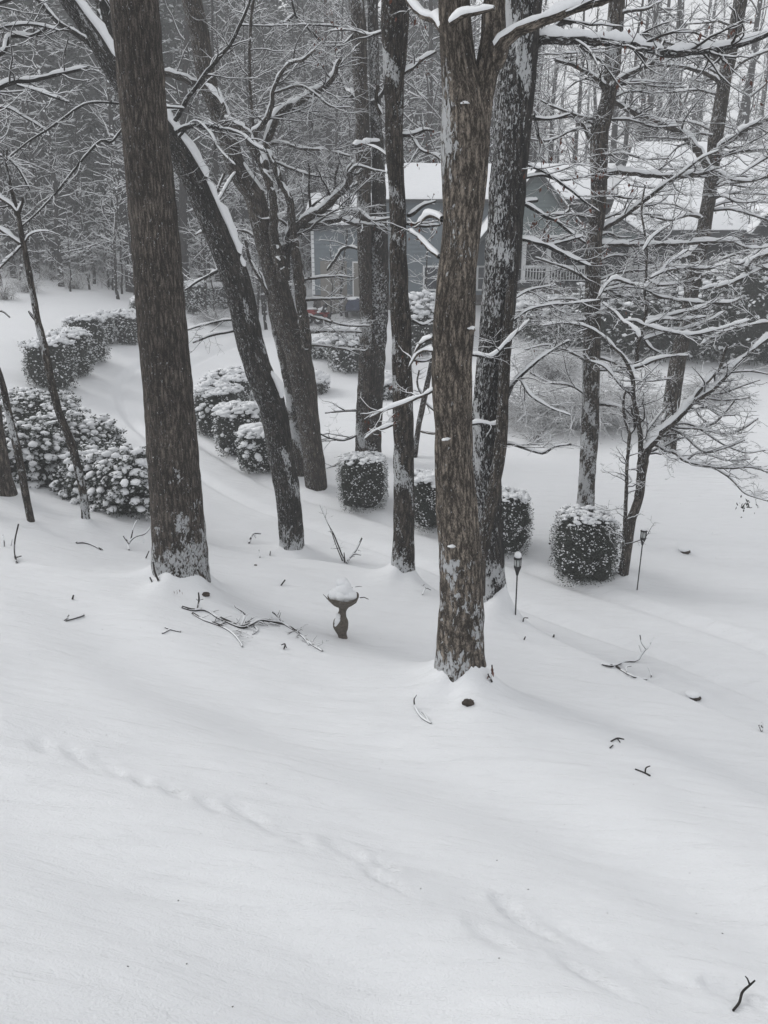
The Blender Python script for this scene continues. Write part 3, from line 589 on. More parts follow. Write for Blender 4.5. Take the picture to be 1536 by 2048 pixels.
T.limb([(722, 865, 6), (690, 880, 5), (660, 876, 4), (640, 868, 3)], Y, -.5, snow=.4); T.limb([(720, 915, 6), (690, 922, 5), (660, 935, 4)], Y, -.3, snow=.4); T.limb([(720, 820, 5), (690, 822, 4), (650, 826, 3)], Y, -.3, snow=.3)
T.limb([(758, 855, 5), (790, 840, 5), (820, 830, 3)], Y, .5, snow=.5); T.limb([(725, 360, 6), (690, 380, 5), (650, 378, 4)], Y, -.4); T.limb([(727, 500, 5), (690, 495, 6), (670, 520, 5), (655, 540, 4)], Y, 1.5)
T.twigs(3.2, 5, 4, lmax=1.4)
# ---------- T5
Y = Yb(B5); T = Tree('straight_tree', 'straight brown trunk in mid picture, stuck with snow tufts, snow bank round its foot', 'tree', B5, bark=M_BARK_T5)
p = px_path([(776, -400, 38), (782, -150, 42), (786, 0, 46), (785, 60, 44), (786, 101, 42), (788, 203, 36), (789, 305, 34), (795, 406, 31), (796, 480, 32), (799, 600, 37), (802, 649, 39), (804, 740, 38), (806, 818, 40), (808, 988, 40), (807, 1080, 42), (806, 1120, 46), (806, 1168, 54)], Y)
T.trunk(p, k=36, ridge=.010, rf=34, lump=.04, seed=7, stuck=[dict(dens=900, size=(.025, .06), thr=-.1, cl=(2.6, .12, 1.3), flat=.35), dict(dens=220, size=(.008, .02), thr=-.2), dict(dens=1300, size=(.02, .05), zr=(B5[2], B5[2] + .65), thr=-.6)])
T.limb([(812, -60, 12), (815, 0, 11), (812, 50, 10), (808, 110, 10), (803, 160, 10), (795, 205, 10)], Y, -.1, dy0=-.1, snow=.8, twigs=False)
T.limb([(800, 150, 8), (825, 135, 8), (845, 118, 7), (872, 103, 5)], Y, .4, snow=1.3); T.limb([(805, 270, 9), (830, 268, 8), (850, 260, 6), (868, 262, 4)], Y, -.1, snow=1.1)
T.limb([(825, 275, 5), (840, 298, 5), (870, 310, 5), (888, 325, 4)], Y, -.3); T.limb([(762, 230, 9), (753, 200, 8), (757, 170, 6)], Y)
T.limb([(815, 430, 9), (830, 425, 8), (850, 410, 6), (872, 402, 4)], Y, -.2, snow=1.2); T.limb([(812, 447, 7), (850, 452, 7), (880, 450, 5)], Y, .3); T.limb([(778, 60, 5), (740, 70, 5), (700, 60, 4), (660, 62, 3)], Y, .7); T.limb([(783, 320, 5), (760, 300, 4), (735, 290, 3)], Y, .4)
T.limb([(822, 640, 6), (845, 650, 5), (865, 640, 4)], Y, .5); T.limb([(822, 720, 5), (850, 722, 5), (870, 710, 4)], Y, .5)
T.limb([(828, 1000, 4), (800, 935, 4), (833, 905, 3)], Y, twigs=False, snow=0)
T.twigs(3.2, 5.5, 4, lmax=1.2)
T.leafs(T.P2, 60, .05)
# thin leaning stem between T5 and T6
b = base_of(826, 915); T = Tree('thin_sapling', 'thin leaning grey sapling between the straight trunk and the pale oak', 'tree', b)
T.trunk(px_path([(885, 560, 5), (880, 640, 6), (868, 705, 9), (856, 760, 11), (845, 815, 11), (836, 860, 11), (829, 915, 11)], Yb(b)), k=14, ridge=.003, lump=.1, seed=8, stuck=[dict(dens=600, size=(.01, .03), thr=.2, cl=(3, .1))])
T.limb([(862, 730, 4), (900, 700, 4), (930, 690, 3)], Yb(b)); T.limb([(850, 800, 4), (835, 770, 4), (838, 740, 3)], Yb(b)); T.limb([(845, 800, 4), (880, 830, 4), (905, 835, 3)], Yb(b)); T.twigs(5, 7)
# ---------- T6 pale forked oak
Y = Yb(B6); T = Tree('oak_tree', 'tall pale shaggy-barked oak in the centre, forked near the top', 'tree', B6, bark=M_BARK_T6)
p = px_path([(895, -520, 40), (900, -240, 50), (908, 0, 61), (911, 68, 62), (917, 130, 68), (925, 190, 80), (930, 271, 92), (928, 330, 86), (926, 406, 77), (919, 508, 71), (910, 600, 79), (906, 680, 78), (904, 751, 76), (907, 886, 73), (911, 988, 76), (920, 1100, 82), (923, 1200, 86), (921, 1270, 92), (921, 1330, 98), (924, 1408, 114)], Y)
T.trunk(p, k=56, step=.045, ridge=.020, rf=26, lump=.035, seed=9, stuck=[dict(dens=3600, size=(.025, .075), zr=(B6[2] + .15, B6[2] + 1.2), thr=-.15, cl=(2.2, -.35), flat=.16), dict(dens=2600, size=(.025, .06), zr=(B6[2], B6[2] + .55), thr=-.9, flat=.2),
    dict(dens=70, size=(.006, .016), thr=-.3), dict(dens=400, size=(.01, .03), side=norm(np.array([-1, -.15, 0])), thr=.8, cl=(1.2, .45)), dict(dens=400, size=(.03, .05), thr=.3, cl=(2.6, 1.15))])
p = px_path([(1012, -420, 26), (1002, -200, 34), (992, -40, 40), (987, 20, 43), (985, 68, 45), (978, 120, 44), (966, 180, 46), (955, 250, 50), (945, 330, 46)], Y, 0, .02)
T.trunk(p, k=34, ridge=.018, rf=26, lump=.05, seed=10, below=.0, collar=0, lab='right fork', stuck=[dict(dens=60, size=(.006, .016), thr=-.3), dict(dens=600, size=(.02, .05), thr=.2, cl=(2.6, .7))])
T.limb([(988, 128, 36), (998, 105, 31), (1010, 82, 27), (1030, 68, 24), (1055, 55, 22), (1085, 44, 20), (1120, 30, 19), (1160, 14, 17), (1200, 2, 16), (1250, -18, 14), (1340, -60, 10)], Y, -.6, snow=1.35, k=14)
T.limb([(903, 48, 12), (916, 38, 12), (935, 28, 10), (960, 25, 9), (988, 17, 7)], Y - .28, -.3, snow=1.6, twigs=False)
T.limb([(885, 60, 16), (868, 40, 15), (845, 30, 12), (822, 10, 9), (800, -20, 7)], Y, .7, snow=1.5)
T.limb([(884, 440, 10), (862, 430, 10), (846, 440, 7), (830, 450, 5)], Y, .6, snow=1.7); T.limb([(878, 513, 9), (862, 500, 8), (848, 486, 7), (832, 470, 6), (818, 462, 4)], Y, .7, snow=1.2)
T.limb([(869, 779, 6), (842, 793, 6), (805, 808, 6), (765, 822, 4), (740, 835, 3)], Y, .4, snow=1.3); T.limb([(870, 702, 7), (850, 700, 6), (832, 712, 5), (818, 735, 3)], Y, .6, snow=1.3); T.limb([(866, 676, 7), (848, 682, 6), (838, 692, 5), (830, 705, 3)], Y, .4, snow=1.3)
T.limb([(871, 867, 5), (856, 866, 5), (843, 863, 4)], Y, .3, snow=.2, twigs=False); T.limb([(790, 848, 6), (770, 856, 6), (750, 862, 5), (730, 878, 3)], Y + 1.8, .3, snow=1.3)
for (x, y) in [(925, 222), (940, 660), (890, 877), (902, 1085)]:
    q = at(x, y, Y); r = .5 * 80 * depth(q) / F0; q = q + np.array([0, -r * .85, 0]); mb = MB(); blobs(mb, [q], [(.045, .03, .03)], [(0, -1, .1)], ICO2, .12, rt); kn = mb.build('knot', M_BARK_T6, T.e, kind=None)
    ms = MB(); blobs(ms, q + np.array([[0, -.02, .035], [-.03, -.02, .03]]), [(.05, .03, .016), (.03, .02, .012)], None, ICO2, .22, rt); link('snow_tuft', ms.mesh('snow_tuft', M_SNOW), kn)
T.twigs(2.4, 4.5, 4, lmax=.9); T.leafs(T.P2, 40, .05)
# ---------- T7 dark speckled
Y = Yb(B7); T = Tree('oak_tree', 'dark oak just right of the pale oak, its bark thickly speckled with blown snow', 'tree', B7, bark=M_BARK_T7)
p = px_path([(1085, -420, 62), (1062, -150, 68), (1046, 0, 74), (1041, 100, 70), (1029, 203, 74), (1018, 338, 70), (1006, 508, 67), (997, 600, 66), (990, 683, 64), (980, 780, 62), (976, 850, 61), (974, 930, 58), (975, 1000, 54), (980, 1100, 52), (982, 1160, 56), (984, 1200, 64), (988, 1245, 92)], Y)
T.trunk(p, k=48, ridge=.018, rf=30, lump=.03, seed=12, stuck=[dict(dens=420, size=(.012, .03), thr=.35, side=norm(np.array([-.8, -.6, 0]))), dict(dens=500, size=(.03, .06), thr=.1, cl=(2.2, .35), side=norm(np.array([-.8, -.6, 0]))),
    dict(dens=2300, size=(.02, .05), zr=(B7[2] + .1, B7[2] + .85), thr=-.8)])
p = px_path([(1022, 560, 12), (1016, 640, 18), (1010, 710, 22), (1006, 800, 22), (1002, 880, 24), (994, 940, 24), (982, 1010, 24), (970, 1080, 20), (964, 1130, 14)], Y, -.28, -.3)
T.trunk(p, mat=M_BARK_MD, k=24, ridge=.008, lump=.06, seed=13, collar=0, name='stem', lab='thin brown stem pressed against the trunk', stuck=[dict(dens=900, size=(.012, .03), side=norm(np.array([-1, -.3, 0])), thr=.75)])
T.limb([(1070, 78, 24), (1095, 76, 20), (1120, 79, 19), (1150, 80, 18), (1180, 81, 18), (1225, 85, 18), (1270, 91, 17), (1310, 99, 17), (1345, 106, 17), (1400, 101, 15), (1440, 97, 14), (1490, 85, 12), (1536, 68, 11), (1600, 40, 9)], Y, -.9, snow=1.5, k=14)
T.limb([(1072, 92, 14), (1092, 70, 13), (1112, 52, 12), (1135, 42, 13), (1142, 48, 8)], Y, .2, dy0=.1, snow=.4, twigs=False)
T.limb([(1003, 886, 8), (1022, 888, 7), (1040, 893, 7), (1062, 900, 7), (1082, 906, 6), (1096, 902, 6), (1110, 893, 5), (1143, 888, 4)], Y, -.5, dy0=-.3, snow=.7)
T.limb([(945, 709, 7), (965, 711, 7), (985, 714, 8), (1000, 703, 6), (1010, 690, 5), (1035, 665, 5), (1060, 640, 4)], Y, -.3, dy0=-.35, snow=1.3); T.limb([(944, 848, 8), (965, 846, 7), (990, 851, 6), (1003, 840, 5)], Y - .3, -.1, snow=1.4)
T.limb([(1012, 788, 8), (1030, 762, 8), (1052, 742, 7), (1080, 718, 6), (1112, 695, 5), (1140, 680, 4)], Y, -.4, dy0=-.2, snow=1.2); T.limb([(1014, 800, 6), (1035, 756, 5), (1060, 790, 5), (1100, 815, 4), (1140, 830, 3)], Y, -.3, dy0=-.2)
T.limb([(1048, 408, 7), (1068, 418, 7), (1089, 432, 7), (1110, 440, 6), (1130, 457, 6), (1150, 472, 5), (1172, 486, 4)], Y, .5, snow=1.1); T.limb([(1078, 428, 5), (1100, 432, 5), (1132, 425, 5), (1140, 412, 4)], Y + .2)
T.limb([(1040, 478, 8), (1065, 484, 8), (1089, 491, 8), (1112, 500, 8), (1132, 511, 7), (1160, 524, 6), (1185, 535, 4)], Y, .6, snow=1.4); T.limb([(1095, 492, 5), (1115, 486, 5), (1140, 480, 5), (1165, 472, 4)], Y + .3, .1, snow=1.2)
T.limb([(1046, 405, 8), (1058, 402, 8), (1075, 400, 7)], Y, .2, snow=1.3, twigs=False); T.limb([(1052, 355, 6), (1085, 350, 6), (1120, 360, 5), (1160, 355, 4), (1190, 348, 3)], Y, .8)
T.limb([(1054, 330, 5), (1090, 345, 5), (1130, 372, 5), (1165, 400, 4), (1200, 425, 3)], Y, .8); T.limb([(1026, 640, 6), (1060, 618, 5), (1100, 610, 5), (1150, 606, 4), (1200, 600, 3)], Y, .8); T.limb([(1022, 600, 5), (1060, 580, 5), (1110, 570, 4)], Y, .8)
T.limb([(1068, 230, 5), (1080, 290, 5), (1075, 320, 4), (1062, 340, 3)], Y, -.3, snow=.3); T.limb([(1065, 235, 5), (1100, 238, 5), (1140, 228, 4)], Y, .4)
T.twigs(3.6, 6, 5, lmax=1.2); T.leafs(T.P2[(T.P2[:, -1, 2] > .2) & (T.P2[:, -1, 2] < 3)], 90, .07)
# ---------- T8
Y = Yb(B8); T = Tree('slim_tree', 'slim straight trunk rising behind the right-hand boxwood, snowy twigs at every height', 'tree', B8, bark=M_BARK_MD)
p = px_path([(1262, -420, 28), (1245, -150, 30), (1234, 0, 31), (1229, 70, 31), (1221, 169, 30), (1206, 240, 32), (1199, 271, 34), (1197, 406, 30), (1188, 480, 31), (1186, 560, 30), (1185, 640, 31), (1183, 717, 33), (1180, 850, 33), (1172, 988, 33), (1168, 1065, 37)], Y)
T.trunk(p, k=30, ridge=.009, rf=32, lump=.05, seed=14, stuck=[dict(dens=200, size=(.012, .03), thr=.0), dict(dens=900, size=(.03, .07), thr=-.1, cl=(2.0, .4)), dict(dens=300, size=(.015, .035), zr=(B8[2], B8[2] + 3.2), thr=-.1)])
T.limb([(1215, 182, 14), (1228, 172, 13), (1240, 160, 11), (1258, 148, 9), (1280, 138, 8), (1300, 130, 7), (1316, 112, 5), (1330, 80, 4)], Y, -1, snow=1.3)
T.limb([(1212, 175, 12), (1196, 162, 10), (1172, 146, 8), (1145, 130, 7), (1110, 120, 5)], Y, -.6, snow=1.2); T.limb([(1186, 285, 12), (1172, 262, 9), (1158, 245, 8), (1144, 231, 6)], Y, -.2, snow=.5); T.limb([(1146, 232, 6), (1110, 236, 5), (1070, 240, 4), (1040, 232, 3)], Y, -.3)
T.limb([(1206, 356, 13), (1225, 346, 12), (1250, 345, 11), (1300, 350, 10), (1350, 352, 9), (1400, 346, 8), (1432, 343, 7), (1460, 358, 6), (1500, 362, 5), (1545, 350, 4)], Y, -1.2, snow=1.5, k=12)
T.limb([(1204, 382, 9), (1225, 388, 8), (1245, 395, 5), (1275, 398, 3)], Y, -.3, snow=.7); T.limb([(1206, 458, 10), (1240, 437, 9), (1273, 414, 9), (1307, 386, 8), (1342, 361, 7), (1366, 345, 5), (1400, 318, 4), (1440, 300, 3)], Y, -1.4, snow=1.3)
T.limb([(1200, 488, 9), (1240, 489, 9), (1290, 490, 9), (1340, 488, 8), (1380, 486, 8), (1420, 483, 7), (1462, 482, 6), (1480, 490, 5), (1510, 497, 4), (1545, 492, 3)], Y, -.8, snow=1.5)
T.limb([(1199, 808, 8), (1218, 809, 7), (1238, 814, 7), (1268, 829, 6), (1300, 848, 5), (1330, 856, 3)], Y, -.8, snow=1.3)
T.limb([(1186, 600, 7), (1150, 608, 6), (1110, 612, 5), (1060, 620, 4), (1020, 625, 3)], Y, -1.0); T.limb([(1176, 640, 7), (1140, 642, 7), (1100, 645, 6), (1078, 652, 4)], Y, -.8, snow=1.4); T.limb([(1170, 720, 6), (1130, 700, 5), (1090, 690, 4), (1050, 700, 3)], Y, -.8)
T.limb([(1176, 560, 6), (1140, 540, 5), (1100, 525, 4), (1070, 515, 3)], Y, -.5); T.limb([(1196, 715, 6), (1220, 722, 6), (1250, 740, 4)], Y, .3); T.limb([(1176, 435, 5), (1140, 430, 5), (1110, 440, 4)], Y, -.5); T.limb([(1172, 790, 5), (1140, 770, 5), (1100, 765, 4), (1060, 745, 3)], Y, .3)
T.limb([(1230, 30, 8), (1260, 22, 6), (1300, 15, 5), (1340, -10, 4)], Y, -.5); T.limb([(1200, 560, 5), (1240, 545, 5), (1290, 540, 4), (1330, 530, 3)], Y, -.5); T.limb([(1196, 240, 6), (1160, 232, 5), (1110, 215, 4), (1080, 200, 3)], Y, -.8)
for _ in range(22):
    y = rt.uniform(90, 760); x = np.interp(y, [0, 271, 988], [1234, 1199, 1172]); sd = rt.choice([-1, 1]); Lp = rt.uniform(60, 170); dr = rt.uniform(-35, 30)
    T.limb([(x, y, 6), (x + sd * Lp * .33, y + dr * .5 - 8, 5), (x + sd * Lp * .66, y + dr, 4), (x + sd * Lp, y + dr * .8, 2.6)], Y, rt.uniform(-1.5, 1.5), snow=1.0, k=6)
T.twigs(4.0, 6.5, 5, lmax=1.1); T.leafs(T.P2, 50, .05)
# ---------- T9
Y = Yb(B9); T = Tree('leaning_tree', 'grey trunk leaning right beyond the ornamental tree, long snowy limbs across the roof', 'tree', B9, bark=M_BARK_MD)
p = px_path([(1560, -420, 22), (1520, -170, 24), (1482, 0, 25), (1466, 80, 25), (1448, 169, 25), (1432, 271, 27), (1419, 390, 25), (1405, 473, 27), (1384, 580, 27), (1371, 649, 28), (1356, 720, 30), (1346, 785, 31), (1338, 860, 32), (1331, 925, 36)], Y)
T.trunk(p, k=30, ridge=.012, rf=30, lump=.05, seed=15, stuck=[dict(dens=110, size=(.015, .035), thr=-.2), dict(dens=900, size=(.03, .06), side=norm(np.array([-1, -.5, .2])), thr=.3, zr=(B9[2], B9[2] + .7))])
T.limb([(1418, 350, 14), (1405, 320, 14), (1388, 292, 14), (1362, 268, 13), (1330, 250, 12), (1290, 236, 12), (1262, 222, 11), (1232, 205, 8), (1215, 190, 4)], Y, -1.5, snow=1.5, k=12)
T.limb([(1430, 335, 13), (1438, 310, 13), (1448, 290, 12), (1478, 267, 12), (1505, 252, 11), (1545, 232, 9), (1600, 200, 7)], Y, -1.0, snow=1.5, k=12)
T.limb([(1400, 480, 12), (1385, 500, 11), (1375, 512, 7), (1350, 520, 5)], Y, -.6, snow=1.4); T.limb([(1438, 120, 8), (1400, 95, 7), (1350, 90, 5), (1290, 70, 4)], Y, -.8); T.limb([(1454, 150, 8), (1490, 120, 7), (1540, 100, 5)], Y, .5)
T.limb([(1440, 165, 8), (1420, 150, 8), (1380, 138, 7), (1330, 130, 6), (1280, 135, 4)], Y, -1); T.limb([(1412, 440, 7), (1380, 430, 6), (1340, 440, 5), (1300, 432, 4)], Y, -1); T.limb([(1425, 420, 6), (1470, 420, 5), (1536, 440, 4)], Y, -1); T.limb([(1400, 540, 6), (1440, 520, 5), (1500, 500, 4)], Y, -1)
for _ in range(20):
    y = rt.uniform(40, 640); x = np.interp(y, [0, 271, 649], [1482, 1432, 1371]); sd = rt.choice([-1, -1, 1]); Lp = rt.uniform(60, 190); dr = rt.uniform(-40, 25)
    T.limb([(x, y, 6), (x + sd * Lp * .33, y + dr * .5 - 8, 5), (x + sd * Lp * .66, y + dr, 4), (x + sd * Lp, y + dr * .8, 2.6)], Y, rt.uniform(-2, 2), snow=1.1, k=6)
T.twigs(3.2, 5, 4, lmax=1.4); T.leafs(T.P2, 40, .06)
# ---------- T10 several-stemmed small ornamental tree
Y = Yb(B10); T = Tree('ornamental_tree', 'small many-stemmed tree with wide snowy tiers beside the right-hand torch', 'tree', B10, bark=M_BARK_MD)
T.trunk(px_path([(1285, 900, 12), (1284, 927, 16), (1280, 985, 17), (1270, 1020, 18), (1262, 1043, 19), (1252, 1110, 19), (1243, 1165, 22)], Y), mat=M_BARK_T1, k=24, ridge=.004, lump=.08, seed=16, stuck=[dict(dens=400, size=(.012, .03), thr=.3)])
T.limb([(1276, 1000, 15), (1283, 950, 16), (1291, 915, 16), (1304, 888, 15), (1328, 858, 15), (1361, 830, 14), (1389, 802, 12), (1423, 779, 11), (1447, 756, 10), (1474, 728, 9), (1504, 700, 8), (1536, 676, 7), (1590, 640, 6)], Y, -.6, snow=1.5, k=12)
T.limb([(1385, 803, 8), (1400, 780, 8), (1420, 758, 7), (1440, 735, 7), (1447, 708, 5), (1455, 690, 4)], Y - .3, -.3, snow=1.4); T.limb([(1445, 735, 6), (1460, 727, 6), (1478, 722, 5)], Y - .4, snow=1.3, twigs=False)
T.limb([(1278, 960, 12), (1281, 908, 11), (1280, 871, 10), (1274, 830, 10), (1268, 793, 9), (1266, 758, 9), (1257, 732, 8), (1246, 712, 7), (1232, 700, 6), (1213, 680, 6), (1190, 662, 5), (1160, 650, 5), (1120, 646, 4), (1085, 652, 3)], Y, -.4, snow=1.2)
T.limb([(1247, 1150, 9), (1250, 1043, 8), (1253, 955, 7), (1258, 885, 7), (1259, 867, 7), (1250, 839, 6), (1246, 804, 5), (1252, 780, 4)], Y, .1, dy0=-.1, snow=.5); T.limb([(1258, 870, 6), (1270, 852, 6), (1266, 830, 5), (1262, 815, 4)], Y, snow=1.2, twigs=False)
T.limb([(1262, 736, 8), (1283, 731, 8), (1305, 722, 7), (1320, 717, 6), (1345, 712, 5), (1376, 711, 3)], Y, -.3, snow=1.4)
T.limb([(1273, 730, 8), (1274, 705, 8), (1277, 682, 8), (1286, 656, 8), (1291, 632, 7), (1294, 608, 7), (1290, 584, 6), (1292, 550, 5), (1293, 503, 5), (1290, 470, 4), (1283, 420, 4), (1290, 370, 3)], Y, .3, snow=.8)
for pts in [[(1287, 679, 6), (1319, 668, 6), (1348, 660, 5), (1377, 656, 5), (1423, 638, 4), (1450, 622, 3)], [(1291, 654, 6), (1305, 644, 6), (1325, 638, 5), (1365, 640, 5), (1412, 633, 3)],
            [(1293, 640, 7), (1326, 635, 7), (1350, 628, 7), (1377, 623, 7), (1412, 614, 6), (1421, 606, 6), (1458, 605, 5), (1484, 595, 3)],
            [(1199, 592, 5), (1210, 573, 5), (1229, 558, 6), (1256, 566, 6), (1291, 577, 6), (1310, 590, 6), (1342, 598, 6), (1375, 603, 6), (1412, 606, 5), (1440, 600, 3)],
            [(1205, 606, 4), (1229, 624, 5), (1245, 642, 6), (1261, 651, 6), (1277, 675, 6)], [(1248, 643, 5), (1270, 642, 6), (1291, 651, 6), (1331, 662, 6), (1377, 670, 6), (1430, 660, 5), (1467, 651, 4), (1500, 640, 3)],
            [(1296, 561, 5), (1314, 569, 6), (1342, 569, 5), (1377, 563, 4)], [(1300, 556, 5), (1326, 543, 6), (1361, 536, 6), (1412, 537, 5), (1440, 530, 3)], [(1287, 679, 5), (1300, 695, 5), (1328, 710, 3)],
            [(1290, 575, 5), (1320, 545, 5), (1345, 520, 4), (1375, 500, 3)], [(1287, 500, 4), (1310, 470, 4), (1340, 450, 3)], [(1262, 790, 4), (1240, 770, 4), (1210, 735, 4), (1180, 722, 3)]]:
    T.limb(pts, Y, rt.uniform(-.9, .9), snow=1.5)
for pts in [[(1325, 862, 6), (1342, 856, 6), (1370, 872, 5), (1389, 890, 5), (1412, 904, 5), (1447, 897, 4), (1490, 880, 3)], [(1304, 888, 7), (1318, 892, 7), (1331, 902, 7), (1350, 905, 7), (1372, 922, 6), (1412, 932, 6), (1458, 936, 5), (1504, 934, 4), (1536, 945, 3)],
            [(1412, 930, 4), (1440, 942, 4), (1467, 962, 4), (1490, 987, 3), (1536, 1002, 2.5)], [(1335, 852, 6), (1365, 856, 5), (1400, 858, 5), (1447, 867, 4), (1481, 860, 4), (1516, 837, 3)], [(1392, 803, 4), (1415, 815, 4), (1440, 830, 4), (1470, 830, 3)],
            [(1400, 858, 4), (1430, 845, 4), (1455, 820, 3), (1470, 800, 3)], [(1415, 790, 4), (1450, 785, 4), (1490, 770, 3), (1520, 760, 2)], [(1400, 795, 4), (1450, 800, 4), (1500, 795, 3)], [(1460, 745, 4), (1500, 742, 4), (1536, 748, 3)],
            [(1350, 848, 5), (1385, 850, 4), (1440, 885, 4), (1490, 905, 3), (1530, 900, 3)], [(1372, 922, 4), (1400, 905, 4), (1450, 920, 3), (1500, 918, 2.5)]]:
    T.limb(pts, Y, rt.uniform(-1.2, .3), snow=.75)
T.limb([(1330, 858, 6), (1325, 840, 6), (1335, 820, 4), (1330, 790, 3)], Y, .2, snow=1.2); T.limb([(1300, 890, 5), (1290, 870, 5), (1310, 840, 4), (1330, 815, 3)], Y, .2); T.limb([(1275, 770, 4), (1300, 745, 4), (1320, 725, 3)], Y, .2)
T.twigs(5.5, 8, 7, lmax=.8, flat=.5, l1=.6, l2=.6, jit=.3, rmin=.0036, sthick=.016)
q = at(1487, 1008, Y - .5); mb = MB(); C = q + rt.randn(26, 3) * np.array([.09, .08, .07]); leaves(mb, C, rt.randn(26, 3) * .6 + np.array([0, 0, -1.]), .07, rt); mb.build('dead_leaf_cluster', M_CORE, T.e, kind='stuff', smooth=False)
# ---------- branches reaching in from a tree right of the frame
b = np.array([11.2, 18.5, 0.]); b[2] = on(b[0], b[1]); T = Tree('neighbour_tree', 'tree just outside the right edge, reaching thick snowy branches in front of the evergreens', 'tree', b, bark=M_BARK_MD)
T.trunk(np.array([[b[0] + .6, b[1], b[2] + 13, .05], [b[0] + .3, b[1], b[2] + 8, .11], [b[0] + .1, b[1], b[2] + 4, .15], [b[0], b[1], b[2], .19]]), k=20, lump=.05, seed=17)
for pts in [[(1640, 470, 12), (1570, 500, 10), (1536, 508, 10), (1510, 516, 9), (1495, 530, 9), (1490, 548, 8), (1480, 558, 8), (1450, 570, 8), (1420, 575, 6), (1400, 580, 3)], [(1640, 530, 7), (1560, 540, 6), (1525, 537, 6), (1500, 548, 5), (1485, 556, 4)], [(1600, 490, 6), (1536, 492, 5), (1505, 512, 5), (1480, 528, 5), (1460, 524, 3)],
            [(1640, 350, 8), (1560, 345, 6), (1500, 362, 5), (1450, 366, 3)], [(1640, 260, 8), (1560, 300, 6), (1510, 330, 5), (1480, 350, 3)], [(1640, 620, 7), (1560, 640, 6), (1500, 650, 5), (1440, 665, 4), (1400, 690, 3)]]:
    T.limb(pts, Yb(b), rt.uniform(-.5, .5), snow=1.4)
T.twigs(4, 6, 5, lmax=1.0)
# ---------- saplings at the left
Y = Yb(BS1); T = Tree('sapling', 'slim sapling with a forked top standing just left of the thickest oak', 'tree', BS1, bark=M_BARK_MD)
T.trunk(px_path([(5, 300, 4), (20, 370, 6), (36, 430, 9), (47, 490, 10), (58, 545, 11), (68, 600, 12), (75, 640, 13), (90, 700, 14), (105, 775, 15), (120, 830, 15), (140, 880, 15), (152, 920, 15), (165, 980, 16), (173, 1050, 16)], Y), k=18, ridge=.004, lump=.08, seed=18, snow=.03, stuck=[dict(dens=700, size=(.012, .03), thr=.1, cl=(2.5, .2)), dict(dens=700, size=(.015, .04), side=norm(np.array([1, -.4, .2])), thr=.4, zr=(B1[2] + .7, B1[2] + 1.7))])
T.limb([(36, 432, 8), (28, 415, 8), (0, 395, 7), (-40, 370, 5)], Y, snow=1.2); T.limb([(37, 432, 7), (44, 405, 6), (45, 395, 3)], Y, snow=1.0, twigs=False); T.limb([(50, 495, 7), (30, 480, 8), (0, 460, 8), (-40, 440, 6)], Y, snow=1.3)
T.limb([(45, 490, 5), (15, 520, 5), (-10, 545, 4)], Y, -.2); T.limb([(70, 640, 5), (62, 630, 5), (57, 622, 3)], Y, snow=.2, twigs=False); T.limb([(48, 488, 4), (60, 470, 4), (90, 462, 3), (120, 470, 2)], Y)
T.limb([(20, 372, 5), (12, 340, 4), (14, 300, 3)], Y); T.twigs(3, 4.5, 3, lmax=.8)
Y = Yb(BS2); T = Tree('sapling', 'thin mottled sapling at the left edge in front of the snow-loaded shrubs', 'tree', BS2, bark=M_BARK_MD)
T.trunk(px_path([(-60, 560, 8), (-25, 680, 10), (5, 770, 12), (20, 840, 13), (35, 900, 14), (48, 970, 14), (63, 1050, 15)], Y), k=18, ridge=.004, lump=.08, seed=19, snow=.04, stuck=[dict(dens=700, size=(.015, .035), thr=.0, cl=(2, .0))]); T.limb([(0, 758, 5), (-20, 700, 5), (-30, 650, 4)], Y)
T.limb([(-30, 640, 4), (0, 622, 4), (20, 635, 3)], Y, twigs=False, snow=.3)
Y = Yb(BS3); T = Tree('leaning_tree', 'snow-plastered trunk cut by the left edge of the picture', 'tree', BS3, bark=M_BARK_T1)
T.trunk(px_path([(-150, 300, 30), (-90, 560, 36), (-30, 780, 42), (-14, 880, 44), (-2, 950, 46), (8, 1005, 58)], Y), k=30, ridge=.01, seed=20, stuck=[dict(dens=900, size=(.03, .06), side=norm(np.array([1, -.3, .1])), thr=.6), ])
# upper left: snowy branch tips that reach in from outside the frame
b = np.array([-7.4, 13.0, 0.]); b[2] = on(b[0], b[1]); T = Tree('edge_tree', 'tree left of the picture whose pale snowy branches reach in along the left edge', 'tree', b, bark=M_BARK_DK)
T.trunk(np.array([[b[0] - .6, b[1], b[2] + 12, .05], [b[0] - .3, b[1], b[2] + 7, .12], [b[0], b[1], b[2], .18]]), k=20, lump=.05, seed=22)
Y = Yb(b)
for pts in [[(-60, 200, 10), (-10, 180, 10), (20, 166, 10), (60, 160, 9), (100, 152, 8), (140, 143, 7), (175, 135, 4)], [(-60, 130, 10), (0, 106, 10), (10, 98, 9), (18, 75, 9), (35, 71, 9), (62, 72, 8), (95, 54, 6)], [(-50, 70, 6), (20, 52, 5), (70, 50, 5), (120, 62, 3)],
            [(35, 170, 5), (70, 180, 5), (110, 195, 5), (140, 205, 4)], [(-60, 260, 6), (0, 215, 5), (50, 235, 4), (90, 260, 3)], [(-60, 20, 8), (0, 5, 7), (60, -15, 5)], [(-60, 330, 6), (-10, 310, 5), (30, 330, 4), (60, 380, 3)]]:
    T.limb(pts, Y, rt.uniform(-.6, .6), snow=1.2)
T.twigs(3.5, 5, 4, lmax=1.0)
